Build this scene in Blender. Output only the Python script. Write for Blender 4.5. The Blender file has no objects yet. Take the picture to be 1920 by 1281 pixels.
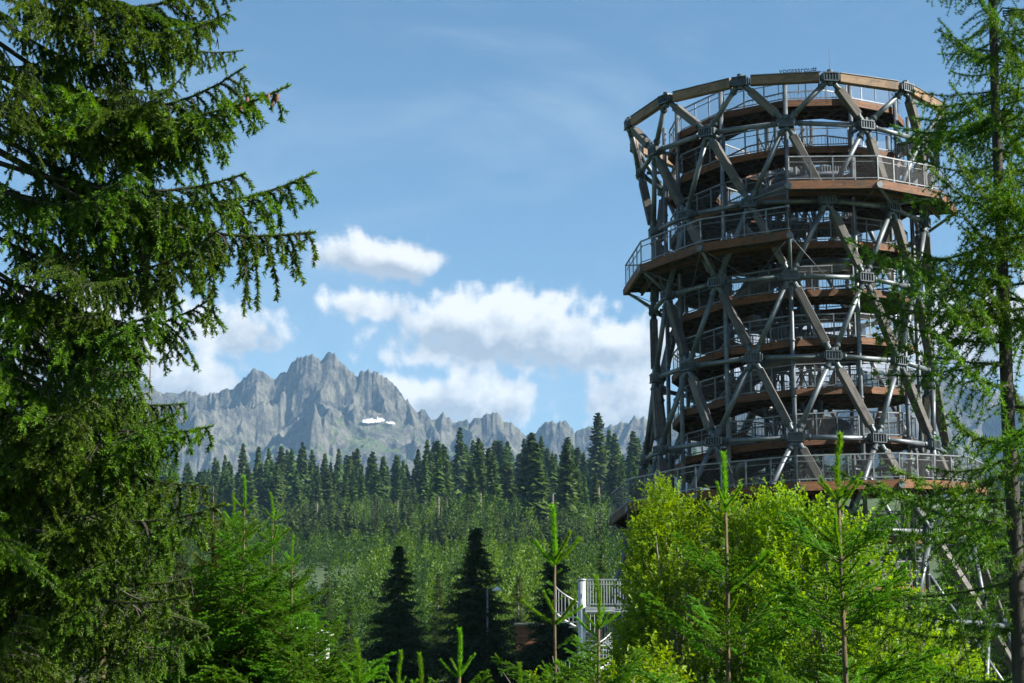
import bpy, math, random
import numpy as np
from mathutils import Matrix, Vector

# ------------------------------------------------------------------ camera, world, sun, exposure
SC = bpy.context.scene
COL = SC.collection
F_PX, PITCH, EYE = 3350.0, math.radians(10.945), 1.7
cam_d = bpy.data.cameras.new('camera'); CAM = bpy.data.objects.new('camera', cam_d); COL.objects.link(CAM)
CAM.location = (0, 0, EYE); CAM.rotation_euler = (math.pi/2 + PITCH, 0, 0)
cam_d.sensor_width = 36.0; cam_d.lens = 36.0*F_PX/1920.0; cam_d.clip_start = 0.1; cam_d.clip_end = 30000
SC.camera = CAM
SUN_EL = math.radians(34); SUN_H = Vector((0.981, -0.194)).normalized()
SUN_AZ = math.atan2(SUN_H.x, SUN_H.y)
SC.view_settings.view_transform = 'Standard'; SC.view_settings.look = 'None'
SC.view_settings.exposure = 1.5; SC.view_settings.gamma = 1.0; SC.view_settings.use_curve_mapping = False
SKY_STRENGTH = 0.052
CLOUD_WHITE = 6.9

sun_d = bpy.data.lights.new('sun', 'SUN'); sun_d.energy = 5.0; sun_d.angle = math.radians(0.53); sun_d.color = (1.0, 0.95, 0.86)
SUN = bpy.data.objects.new('sun', sun_d); COL.objects.link(SUN)
sd = Vector((SUN_H.x*math.cos(SUN_EL), SUN_H.y*math.cos(SUN_EL), math.sin(SUN_EL)))
SUN.rotation_euler = sd.to_track_quat('Z', 'Y').to_euler(); SUN.location = (60, -20, 80)

def ray(px, py):
    u = (px-960)/F_PX; v = (640.5-py)/F_PX
    c, s = math.cos(PITCH), math.sin(PITCH)
    return Vector((u, c - v*s, s + v*c))
def at(px, py, Y):
    d = ray(px, py); return Vector((d.x/d.y*Y, Y, EYE + d.z/d.y*Y))
def azel(px, py):
    d = ray(px, py); return math.atan2(d.x, d.y), math.atan2(d.z, math.hypot(d.x, d.y))

class NT:                                      # tiny node-tree helper
    def __init__(s, tree): s.t = tree; s.t.nodes.clear()
    def n(s, kind, **kw):
        nd = s.t.nodes.new(kind)
        for k, v in kw.items(): setattr(nd, k, v)
        return nd
    def l(s, a, b): s.t.links.new(a, b)
    def put(s, sock, v):
        if isinstance(v, bpy.types.NodeSocket): s.l(v, sock)
        else: sock.default_value = v
    def m(s, op, a, b=0.0, c=0.0, clamp=False):
        nd = s.n('ShaderNodeMath', operation=op, use_clamp=clamp)
        for i, v in enumerate((a, b, c)): s.put(nd.inputs[i], v)
        return nd.outputs[0]
    def ss(s, x, a, b, lo=0.0, hi=1.0):
        nd = s.n('ShaderNodeMapRange', interpolation_type='SMOOTHSTEP')
        for i, v in enumerate((x, a, b, lo, hi)): s.put(nd.inputs[i], v)
        return nd.outputs[0]
    def vec(s, x, y, z=0.0):
        nd = s.n('ShaderNodeCombineXYZ')
        for i, v in enumerate((x, y, z)): s.put(nd.inputs[i], v)
        return nd.outputs[0]
    def noise(s, vec, scale, detail=4.0, rough=0.55, out=0, dist=0.0):
        nd = s.n('ShaderNodeTexNoise')
        if vec is not None: s.l(vec, nd.inputs['Vector'])
        nd.inputs['Scale'].default_value = scale; nd.inputs['Detail'].default_value = detail
        nd.inputs['Roughness'].default_value = rough; nd.inputs['Distortion'].default_value = dist
        return nd.outputs[out]
    def mix(s, f, a, b):
        nd = s.n('ShaderNodeMix', data_type='RGBA')
        s.put(nd.inputs[0], f); s.put(nd.inputs[6], a); s.put(nd.inputs[7], b)
        return nd.outputs[2]

def build_world():
    w = bpy.data.worlds.new('World'); SC.world = w; w.use_nodes = True
    T = NT(w.node_tree)
    out = T.n('ShaderNodeOutputWorld'); bg = T.n('ShaderNodeBackground'); bg.inputs[1].default_value = SKY_STRENGTH
    T.l(bg.outputs[0], out.inputs[0])
    w.cycles.sampling_method = 'MANUAL'; w.cycles.sample_map_resolution = 256
    sky = T.n('ShaderNodeTexSky', sky_type='NISHITA'); sky.sun_disc = False
    sky.sun_elevation = SUN_EL; sky.sun_rotation = SUN_AZ; sky.altitude = 900; sky.air_density = 1.0; sky.dust_density = 0.4; sky.ozone_density = 0.9
    tc = T.n('ShaderNodeTexCoord'); sx = T.n('ShaderNodeSeparateXYZ'); T.l(tc.outputs['Generated'], sx.inputs[0])
    az = T.m('ARCTAN2', sx.outputs[0], sx.outputs[1]); el = T.m('ARCSINE', sx.outputs[2])
    P = T.vec(az, el, 0.0)
    # wobble so the cloud outlines are not ellipses
    wob = T.n('ShaderNodeTexNoise'); T.l(P, wob.inputs['Vector']); wob.inputs['Scale'].default_value = 22; wob.inputs['Detail'].default_value = 3
    ws = T.n('ShaderNodeSeparateColor'); T.l(wob.outputs[1], ws.inputs[0])
    azw = T.m('ADD', az, T.m('MULTIPLY', T.m('SUBTRACT', ws.outputs[0], 0.5), 0.022))
    elw = T.m('ADD', el, T.m('MULTIPLY', T.m('SUBTRACT', ws.outputs[1], 0.5), 0.014))
    blobs = [(705,487,112,40,1),(660,480,70,30,.8),(745,500,60,28,1),
             (945,640,215,85,1.15),(960,588,120,52,1.15),(820,610,90,50,1.0),(690,572,78,36,1.0),(1080,640,110,60,1.1),
             (1190,660,100,75,.95),(880,752,140,58,1.0),(760,735,70,40,.8),(1165,755,80,62,.9),
             (430,632,105,48,.85),(395,708,80,40,1.05),(180,650,220,110,.9),(300,700,80,60,1),
             (1850,640,170,80,1.1),(1600,690,200,90,.9),(2080,600,200,90,1),(-200,640,220,90,1)]
    dens = None; hgt = None
    for cx, cy, rx, ry, wt in blobs:
        a0, e0 = azel(cx, cy)
        dx = T.m('DIVIDE', T.m('SUBTRACT', azw, a0), rx*1.27/F_PX); dy = T.m('DIVIDE', T.m('SUBTRACT', elw, e0), ry*1.26/F_PX)
        dyl = T.m('MULTIPLY', T.m('MINIMUM', dy, 0.0), 1.25); dyy = T.m('ADD', T.m('MAXIMUM', dy, 0.0), dyl)
        q = T.m('SQRT', T.m('ADD', T.m('MULTIPLY', dx, dx), T.m('MULTIPLY', dyy, dyy)))
        e = T.m('MULTIPLY', T.m('SUBTRACT', 1.0, q), wt)
        h = T.m('MULTIPLY', T.m('MAXIMUM', T.m('ADD', e, 0.25), 0.0), dy)
        dens = e if dens is None else T.m('SMOOTH_MAX', dens, e, 0.3)
        hgt = h if hgt is None else T.m('ADD', hgt, h)
    # the same kind of cloud goes on round the whole horizon
    gen = T.m('MULTIPLY', T.m('SUBTRACT', T.noise(tc.outputs['Generated'], 3.2, 3, .5), 0.53), 5.0)
    band = T.m('MULTIPLY', T.ss(el, 0.02, 0.1), T.ss(el, 0.45, 0.26))
    far = T.ss(T.m('ABSOLUTE', az), 0.36, 0.5)
    gen = T.m('SUBTRACT', T.m('MULTIPLY', gen, band), T.m('MULTIPLY', T.m('SUBTRACT', 1.0, T.m('MULTIPLY', far, band)), 2.0))
    dens = T.m('MAXIMUM', dens, gen)
    n1 = T.noise(P, 24, 7, .58); n1b = T.noise(T.vec(T.m('ADD', az, 0.007), T.m('ADD', el, 0.010)), 24, 4, .55)
    n2 = T.noise(P, 95, 3, .6)
    d = T.m('ADD', dens, T.m('MULTIPLY', T.m('SUBTRACT', n1, 0.5), 1.9))
    d = T.m('ADD', d, T.m('MULTIPLY', T.m('SUBTRACT', n2, 0.5), 1.0))
    alpha = T.m('MULTIPLY', T.ss(d, -0.05, 0.48), 0.98)
    # lit crowns and grey bases
    rel = T.m('MULTIPLY', T.m('SUBTRACT', n1, n1b), 3.6)
    mott = T.m('MULTIPLY', T.m('SUBTRACT', T.noise(P, 13, 4, .5), 0.5), 0.9)
    lit = T.m('ADD', T.m('ADD', T.m('ADD', 0.42, mott), rel), T.m('MULTIPLY', hgt, 0.95), clamp=True)
    lit = T.m('ADD', lit, T.m('MULTIPLY', T.ss(d, 0.9, 0.1), 0.12), clamp=True)
    cw = CLOUD_WHITE
    ccol = T.mix(lit, (cw*.44, cw*.50, cw*.56, 1), (cw*1.06, cw*1.05, cw*1.03, 1))
    # thin high veil
    veil = T.noise(T.vec(T.m('ADD', az, T.m('MULTIPLY', el, .5)), T.m('MULTIPLY', el, 1.9), 3.0), 5.0, 9, .62, dist=.9)
    va = T.m('MULTIPLY', T.ss(veil, 0.44, 0.80), 0.34)
    hs = T.n('ShaderNodeHueSaturation'); T.l(sky.outputs[0], hs.inputs['Color']); hs.inputs['Saturation'].default_value = 1.20; hs.inputs['Value'].default_value = .98; hs.inputs['Hue'].default_value = .492
    c0 = T.mix(va, hs.outputs[0], (cw*.66, cw*.78, cw*.90, 1))
    T.l(T.mix(alpha, c0, ccol), bg.inputs[0])
build_world()
SC.cycles.adaptive_threshold = 0.02; SC.cycles.max_bounces = 5; SC.cycles.diffuse_bounces = 2; SC.cycles.glossy_bounces = 2; SC.cycles.transmission_bounces = 4
SC.cycles.transparent_max_bounces = 8; SC.cycles.volume_bounces = 0; SC.cycles.use_denoising = True
SC.cycles.caustics_reflective = False; SC.cycles.caustics_refractive = False; SC.cycles.sample_clamp_indirect = 4.0

# ------------------------------------------------------------------ helpers
rs = np.random.RandomState(7)
random.seed(7)
def tag(o, label=None, cat=None, group=None, kind=None):
    if label: o['label'] = label
    if cat: o['category'] = cat
    if group: o['group'] = group
    if kind: o['kind'] = kind
    return o
def empty(name, loc=(0, 0, 0), rz=0.0):
    o = bpy.data.objects.new(name, None); COL.objects.link(o); o.location = loc; o.rotation_euler = (0, 0, rz)
    o.empty_display_size = .1
    return o
def obj(name, me, parent=None, mw=None):
    o = bpy.data.objects.new(name, me); COL.objects.link(o)
    if parent is not None: o.parent = parent
    if mw is not None: o.matrix_local = mw
    return o
def nrm(v): return v/np.maximum(np.linalg.norm(v, axis=-1, keepdims=True), 1e-9)
CUBE_V = np.array([[x, y, z] for x in (-.5, .5) for y in (-.5, .5) for z in (-.5, .5)], float)
CUBE_F = np.array([[0,1,3],[0,3,2],[4,6,7],[4,7,5],[0,4,5],[0,5,1],[2,3,7],[2,7,6],[0,2,6],[0,6,4],[1,5,7],[1,7,3]])
class Geo:
    def __init__(s): s.V = []; s.F = []; s.M = []; s.T = []; s.n = 0
    def add(s, V, F, m=0, t=0.0):
        V = np.asarray(V, float); F = np.asarray(F, int)
        s.V.append(V); s.F.append(F + s.n); s.n += len(V)
        s.M.append(np.full(len(F), m)); s.T.append(np.broadcast_to(np.asarray(t, float), (len(V),)))
    def box(s, c, size, m=0, t=0.0): s.add(CUBE_V*np.array(size) + np.array(c), CUBE_F, m, t)
    def beam(s, p0, p1, w, h, up=(0, 0, 1), m=0, t=0.0, bev=0.0):
        p0 = np.array(p0, float); p1 = np.array(p1, float); d = p1-p0; L = np.linalg.norm(d); d = d/L
        sd_ = np.cross(d, up); sd_ = sd_/np.linalg.norm(sd_); u = np.cross(sd_, d)
        if bev <= 0:
            s.add((p0+p1)/2 + CUBE_V[:, :1]*L*d + CUBE_V[:, 1:2]*w*sd_ + CUBE_V[:, 2:]*h*u, CUBE_F, m, t)
        else:
            a, b = w/2, h/2; e = bev
            ring = np.array([(-a+e,-b),(a-e,-b),(a,-b+e),(a,b-e),(a-e,b),(-a+e,b),(-a,b-e),(-a,-b+e)])
            R = ring[:, :1]*sd_ + ring[:, 1:]*u
            V = np.vstack([p0+R, p1+R]); F = []
            for i in range(8):
                j = (i+1) % 8; F += [[i, j, 8+j], [i, 8+j, 8+i]]
            for i in range(1, 7): F += [[0, i+1, i], [8, 8+i, 8+i+1]]
            s.add(V, F, m, t)
    def tube(s, P, r, sides=8, m=0, cap=True, t=0.0):
        P = np.asarray(P, float); n = len(P); r = np.broadcast_to(np.asarray(r, float), (n,))
        d = np.gradient(P, axis=0) if n > 2 else np.repeat((P[1:]-P[:1]), 2, 0)
        d = nrm(d); ref = np.array([0, 0, 1.0]) if abs(d[0][2]) < .9 else np.array([1.0, 0, 0])
        a = nrm(np.cross(d, ref)); b = np.cross(d, a)
        an = np.arange(sides)*2*math.pi/sides
        V = (P[:, None] + r[:, None, None]*(np.cos(an)[None, :, None]*a[:, None] + np.sin(an)[None, :, None]*b[:, None])).reshape(-1, 3)
        i = np.arange(sides); j = (i+1) % sides; F = []
        for k in range(n-1):
            o0, o1 = k*sides, (k+1)*sides
            F.append(np.stack([o0+i, o1+j, o0+j], 1)); F.append(np.stack([o0+i, o1+i, o1+j], 1))
        if cap and sides > 2:
            k = np.arange(1, sides-1)
            F.append(np.stack([0*k, k, k+1], 1)); o = (n-1)*sides; F.append(np.stack([o+0*k, o+k+1, o+k], 1))
        s.add(V, np.vstack(F), m, np.repeat(np.broadcast_to(np.asarray(t, float), (n,)), sides))
    def mesh(s, name, mats, smooth=False, smooth_m=None):
        V = np.vstack(s.V); F = np.vstack(s.F); M = np.concatenate(s.M); T = np.concatenate(s.T)
        me = bpy.data.meshes.new(name)
        me.vertices.add(len(V)); me.vertices.foreach_set('co', V.astype(np.float32).ravel())
        me.loops.add(len(F)*3); me.loops.foreach_set('vertex_index', F.astype(np.int32).ravel())
        me.polygons.add(len(F)); me.polygons.foreach_set('loop_start', (np.arange(len(F))*3).astype(np.int32))
        me.polygons.foreach_set('material_index', M.astype(np.int32))
        sm = np.full(len(F), bool(smooth))
        if smooth_m is not None: sm = np.isin(M, smooth_m)
        me.polygons.foreach_set('use_smooth', sm)
        for mt in mats: me.materials.append(mt)
        a = me.attributes.new('tint', 'FLOAT', 'POINT'); a.data.foreach_set('value', T.astype(np.float32))
        me.update(calc_edges=True)
        return me

# value noise for terrain
def _h(ix, iy, seed):
    n = (ix.astype(np.int64)*374761393 + iy.astype(np.int64)*668265263 + seed*1442695041) & 0x7fffffff
    n = ((n ^ (n >> 13))*1274126177) & 0x7fffffff
    return ((n ^ (n >> 16)) & 0xffff)/65535.0
def vnoise(x, y, seed=0):
    ix = np.floor(x); iy = np.floor(y); fx = x-ix; fy = y-iy
    fx = fx*fx*fx*(fx*(fx*6-15)+10); fy = fy*fy*fy*(fy*(fy*6-15)+10)
    a = _h(ix, iy, seed); b = _h(ix+1, iy, seed); c = _h(ix, iy+1, seed); d = _h(ix+1, iy+1, seed)
    return (a*(1-fx)+b*fx)*(1-fy) + (c*(1-fx)+d*fx)*fy
def fbm(x, y, o=4, seed=0):
    v = 0; a = .5
    for k in range(o): v = v + a*vnoise(x*2**k, y*2**k, seed+k*17); a *= .5
    return v
def ridged(x, y, seed=0): return 1-np.abs(2*vnoise(x, y, seed)-1)

# ------------------------------------------------------------------ materials
def mat(name):
    m = bpy.data.materials.new(name); m.use_nodes = True; T = NT(m.node_tree)
    out = T.n('ShaderNodeOutputMaterial'); return m, T, out
def principled(T, out, col, rough=.6, metal=0.0, spec=None):
    b = T.n('ShaderNodeBsdfPrincipled'); T.put(b.inputs['Base Color'], col); T.put(b.inputs['Roughness'], rough)
    T.put(b.inputs['Metallic'], metal)
    if spec is not None: b.inputs['Specular IOR Level'].default_value = spec
    T.l(b.outputs[0], out.inputs[0]); return b
def bump(T, b, h, strength=.4, dist=.02):
    n = T.n('ShaderNodeBump'); n.inputs['Strength'].default_value = strength; n.inputs['Distance'].default_value = dist
    T.l(h, n.inputs['Height']); T.l(n.outputs[0], b.inputs['Normal'])
def foliage(name, base, tip, dark, trans=.35, rough=.55, glow=1.25):
    m, T, out = mat(name)
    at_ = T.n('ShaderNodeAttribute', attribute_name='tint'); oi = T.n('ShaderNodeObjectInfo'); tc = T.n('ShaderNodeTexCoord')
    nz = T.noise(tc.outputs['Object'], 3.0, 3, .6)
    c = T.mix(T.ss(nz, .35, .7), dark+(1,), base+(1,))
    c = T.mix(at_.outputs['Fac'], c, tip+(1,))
    hs = T.n('ShaderNodeHueSaturation'); T.l(c, hs.inputs['Color'])
    T.l(T.m('ADD', .488, T.m('MULTIPLY', oi.outputs['Random'], .024)), hs.inputs['Hue'])
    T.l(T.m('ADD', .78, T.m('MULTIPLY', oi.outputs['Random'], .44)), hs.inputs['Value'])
    b = T.n('ShaderNodeBsdfPrincipled'); T.l(hs.outputs[0], b.inputs['Base Color']); b.inputs['Roughness'].default_value = rough
    b.inputs['Specular IOR Level'].default_value = .3
    tr = T.n('ShaderNodeBsdfTranslucent'); h2 = T.n('ShaderNodeHueSaturation'); T.l(hs.outputs[0], h2.inputs['Color'])
    h2.inputs['Hue'].default_value = .485; h2.inputs['Value'].default_value = glow; h2.inputs['Saturation'].default_value = 1.1
    T.l(h2.outputs[0], tr.inputs['Color'])
    mx = T.n('ShaderNodeMixShader'); mx.inputs[0].default_value = trans
    T.l(b.outputs[0], mx.inputs[1]); T.l(tr.outputs[0], mx.inputs[2]); T.l(mx.outputs[0], out.inputs[0])
    return m
def bark(name, a, b_, scale=12):
    m, T, out = mat(name); tc = T.n('ShaderNodeTexCoord')
    mp = T.n('ShaderNodeMapping'); T.l(tc.outputs['Object'], mp.inputs[0]); mp.inputs['Scale'].default_value = (1, 1, .3)
    n = T.noise(mp.outputs[0], scale, 5, .65)
    p = principled(T, out, T.mix(T.ss(n, .3, .7), a+(1,), b_+(1,)), .85); bump(T, p, n, .6, .03)
    return m
def wood(name, a, b_, c, scale=1.0, axis=2, rough=.75):
    m, T, out = mat(name); tc = T.n('ShaderNodeTexCoord'); oi = T.n('ShaderNodeObjectInfo')
    mp = T.n('ShaderNodeMapping'); T.l(tc.outputs['Object'], mp.inputs[0])
    sc = [9, 9, 9]; sc[axis] = .5; mp.inputs['Scale'].default_value = [x*scale for x in sc]
    off = T.vec(T.m('MULTIPLY', oi.outputs['Random'], 37.0), T.m('MULTIPLY', oi.outputs['Random'], 11.0), T.m('MULTIPLY', oi.outputs['Random'], 5.0))
    T.l(off, mp.inputs['Location'])
    g = T.noise(mp.outputs[0], 2.2, 5, .62); bl = T.noise(tc.outputs['Object'], 1.3, 3, .6)
    col = T.mix(T.ss(g, .35, .65), a+(1,), b_+(1,)); col = T.mix(T.ss(bl, .5, .75), col, c+(1,))
    wn = T.noise(off, 1.0, 0, .5); st = T.noise(tc.outputs['Object'], 3.4, 6, .7)              # water stains and worn patches
    col = T.mix(T.m('MULTIPLY', T.ss(st, .52, .66), .7), col, tuple(x*.38 for x in a)+(1,))
    hs = T.n('ShaderNodeHueSaturation'); T.l(col, hs.inputs['Color']); T.l(T.m('ADD', .7, T.m('MULTIPLY', oi.outputs['Random'], .6)), hs.inputs['Value'])
    p = principled(T, out, hs.outputs[0], rough); bump(T, p, g, .35, .012)
    return m
def steel(name, a, b_, rough=.45, metal=.55):
    m, T, out = mat(name); tc = T.n('ShaderNodeTexCoord'); oi = T.n('ShaderNodeObjectInfo')
    n = T.noise(tc.outputs['Object'], 2.5, 6, .65)
    col = T.mix(T.ss(n, .35, .68), a+(1,), b_+(1,))
    hs = T.n('ShaderNodeHueSaturation'); T.l(col, hs.inputs['Color']); T.l(T.m('ADD', .88, T.m('MULTIPLY', oi.outputs['Random'], .24)), hs.inputs['Value'])
    n2 = T.noise(tc.outputs['Object'], 9, 3, .6)
    p = principled(T, out, hs.outputs[0], T.m('ADD', rough-.1, T.m('MULTIPLY', n2, .25)), metal); bump(T, p, n2, .06, .01)
    return m
def plain(name, col, rough=.6, metal=0.0):
    m, T, out = mat(name); tc = T.n('ShaderNodeTexCoord'); n = T.noise(tc.outputs['Object'], 6, 4, .6)
    d = tuple(c*.75 for c in col)
    principled(T, out, T.mix(n, d+(1,), col+(1,)), rough, metal); return m

M_NEEDLE = foliage('spruce_needles', (.036, .100, .004), (.150, .285, .008), (.011, .038, .003), .34)  # fresh tips, plus painted contrast: sunlit ends brighter, shaded inside darker
M_NEEDLE_Y = foliage('young_spruce_needles', (.075, .230, .006), (.160, .370, .010), (.034, .120, .005), .42)
M_LARCH = foliage('larch_needles', (.068, .180, .005), (.140, .300, .009), (.030, .092, .004), .40)
M_LARCH_Y = foliage('yellow_larch_needles', (.120, .150, .018), (.190, .210, .028), (.080, .110, .016), .38)
M_NEEDLE_D = foliage('shaded_spruce_needles', (.018, .040, .010), (.038, .070, .013), (.010, .024, .008), .15)  # needle colour darkened to stand in for the tower's shadow
M_NEEDLE_M = foliage('mid_spruce_needles', (.045, .130, .004), (.130, .275, .008), (.020, .062, .003), .35)
M_LEAF = foliage('shrub_leaves', (.112, .255, .005), (.230, .390, .007), (.034, .105, .003), .50, .45, 1.4)
M_FAR = foliage('forest_needles', (.034, .072, .008), (.080, .132, .012), (.016, .038, .006), .22)
M_FAR_Y = foliage('regrowth_needles', (.042, .105, .005), (.118, .205, .008), (.015, .042, .003), .34, .55, 1.25)
M_BARK = bark('spruce_bark', (.020, .017, .012), (.052, .045, .034))
M_BARK_L = bark('grey_twig_bark', (.10, .08, .065), (.22, .19, .16), 30)
M_BARK_Y = bark('young_bark', (.058, .040, .016), (.115, .080, .032), 25)
M_CONE = plain('cone_scales', (.16, .055, .03), .7)
M_TIMBER = wood('weathered_timber', (.056, .051, .046), (.128, .115, .101), (.046, .046, .047))
M_RINGWOOD = wood('top_beam_timber', (.17, .10, .05), (.26, .17, .095), (.11, .08, .052), axis=0)
M_FASCIA = wood('larch_fascia', (.080, .027, .006), (.160, .060, .013), (.055, .037, .019), axis=0)
M_DECK = wood('deck_boards', (.038, .022, .013), (.07, .043, .026), (.030, .022, .017), axis=0)
M_STEEL = steel('galvanised_steel', (.085, .104, .116), (.150, .170, .182), .45, .35)
M_STEEL_D = steel('cast_joint_steel', (.042, .058, .066), (.085, .104, .112), .45, .3)
M_STEEL_L = steel('bright_rail_steel', (.13, .14, .15), (.22, .23, .235), .42, .4)
M_STAIR = steel('stair_steel', (.30, .32, .335), (.46, .475, .485), .42, .3)
M_BLACK = plain('black_letters', (.012, .013, .016), .5)

def net_material():
    m, T, out = mat('rail_net'); tr = T.n('ShaderNodeBsdfTransparent'); b = T.n('ShaderNodeBsdfPrincipled')
    tc = T.n('ShaderNodeTexCoord'); n = T.noise(tc.outputs['Object'], 3, 3, .5)
    T.l(T.mix(n, (.03, .03, .03, 1), (.06, .055, .05, 1)), b.inputs['Base Color']); b.inputs['Roughness'].default_value = .5
    mx = T.n('ShaderNodeMixShader'); mx.inputs[0].default_value = .20
    T.l(tr.outputs[0], mx.inputs[1]); T.l(b.outputs[0], mx.inputs[2]); T.l(mx.outputs[0], out.inputs[0]); return m
M_NET = net_material()

# ------------------------------------------------------------------ ground and hill
def hill(x, y):
    """ground height: level near the tower, a wooded slope behind it, then a dip before the mountains"""
    x = np.asarray(x, float); y = np.asarray(y, float)
    k = np.interp(y, [-600, 60, 110, 170, 260, 400, 560, 690, 780, 900, 1200, 2000, 2900, 6000],
                  [-1.5, 0, 0.8, 4, 13, 31, 50, 65, 70, 62, 30, 40, 120, 200])
    tilt = np.clip((y-120)/500, 0, 1)*np.clip(x, -260, 260)*0.045
    n = (fbm(x/90+5, y/90+9, 4, 3)-.47)*np.clip((y-60)/150, 0, 1)*14
    n2 = (fbm(x/9, y/9, 3, 8)-.45)*.5*np.clip((np.hypot(x, y)-3)/20, 0, 1)
    return k + tilt + n + n2
def axis(vals):
    out = []
    for a, b, st in vals: out += list(np.arange(a, b, st))
    return np.array(out + [vals[-1][1]])
def grid_mesh(name, X, Y, Z, m):
    ny, nx = Z.shape; g = Geo()
    V = np.stack([X, Y, Z], -1).reshape(-1, 3); i = np.arange(ny-1)[:, None]*nx + np.arange(nx-1)[None]
    i = i.ravel(); F = np.vstack([np.stack([i, i+1, i+nx+1], 1), np.stack([i, i+nx+1, i+nx], 1)])
    g.add(V, F); return g.mesh(name, [m], smooth=True)
def ground_material():
    m, T, out = mat('meadow_ground'); tc = T.n('ShaderNodeTexCoord')
    n = T.noise(tc.outputs['Object'], .05, 6, .6); n2 = T.noise(tc.outputs['Object'], 1.7, 6, .65)
    c = T.mix(T.ss(n, .38, .62), (.028, .062, .010, 1), (.055, .092, .015, 1))
    c = T.mix(T.ss(n2, .52, .72), c, (.095, .085, .045, 1))
    p = principled(T, out, c, .9); bump(T, p, n2, .8, .3); return m
gx = axis([(-5200, -900, 140), (-900, -240, 25), (-240, 240, 8), (240, 900, 25), (900, 5200, 140)])
gy = axis([(-600, -40, 40), (-40, 120, 6), (120, 900, 12), (900, 2000, 60), (2000, 6400, 200)])
GX, GY = np.meshgrid(gx, gy)
ground = obj('ground', grid_mesh('ground', GX, GY, hill(GX, GY), ground_material())); tag(ground, kind='structure')
def gz(x, y): return float(hill(np.array([x]), np.array([y]))[0])

# ------------------------------------------------------------------ mountains
SKYLINE = [(-900,820),(-500,740),(-200,700),(0,720),(150,735),(230,690),(260,712),(300,740),(350,735),(368,738),(380,743),(400,738),(430,734),(440,728),(450,716),(465,701),(478,692),(490,696),(505,703),(515,711),(521,707),
 (530,698),(533,695),(537,699),(545,682),(560,672),(575,667),(585,668),(598,673),(602,677),(610,668),(620,664),(628,668),(638,680),(650,688),(662,699),(671,706),(676,697),(682,697),(692,694),(698,699),(702,695),(710,700),
 (720,708),(735,717),(745,729),(755,743),(761,757),(764,748),(768,758),(776,771),(780,773),(790,770),(797,772),(806,789),(815,790),(825,781),(830,776),(836,783),(843,786),(848,796),(856,790),(875,790),(880,796),(888,788),(896,785),(903,788),
 (907,778),(920,776),(935,780),(945,788),(960,793),(975,806),(985,813),(1005,812),(1015,797),(1025,791),(1035,793),(1047,792),(1065,795),(1073,800),(1077,811),(1085,806),(1100,803),(1120,805),(1140,801),(1160,796),(1180,791),(1190,778),(1197,784),(1210,785),(1240,790),
 (1330,760),(1450,740),(1600,705),(1700,690),(1780,700),(1860,735),(2000,760),(2300,700),(2800,800)]
def mountain_material():
    m, T, out = mat('mountain_rock'); tc = T.n('ShaderNodeTexCoord'); ge = T.n('ShaderNodeNewGeometry'); sx = T.n('ShaderNodeSeparateXYZ'); T.l(ge.outputs['Normal'], sx.inputs[0]); sxp = T.n('ShaderNodeSeparateXYZ'); T.l(ge.outputs['Position'], sxp.inputs[0])
    n = T.noise(tc.outputs['Object'], .012, 8, .66); nb = T.noise(tc.outputs['Object'], .05, 6, .7)
    mp = T.n('ShaderNodeMapping'); T.l(tc.outputs['Object'], mp.inputs[0]); mp.inputs['Scale'].default_value = (1, 1, .35)
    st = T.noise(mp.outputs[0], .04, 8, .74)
    c = T.mix(T.ss(st, .38, .62), (.026, .027, .027, 1), (.122, .117, .090, 1))  # rock tones, contrast widened to imitate shaded and sunlit faces
    sl = T.m('ADD', sx.outputs[2], T.m('MULTIPLY', T.m('SUBTRACT', n, .5), 1.0))
    c = T.mix(T.m('MULTIPLY', T.ss(T.m('ADD', sl, T.m('MULTIPLY', T.m('SUBTRACT', 420.0, sxp.outputs[2]), .0016)), .36, .70), .85), c, (.064, .092, .026, 1))
    c = T.mix(T.m('MULTIPLY', T.ss(nb, .6, .75), .4), c, (.165, .157, .125, 1))  # pale blotches paint sunlit patches into the rock colour
    p = principled(T, out, c, .95, spec=.1); bump(T, p, nb, 1.0, 7.0); return m
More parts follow.
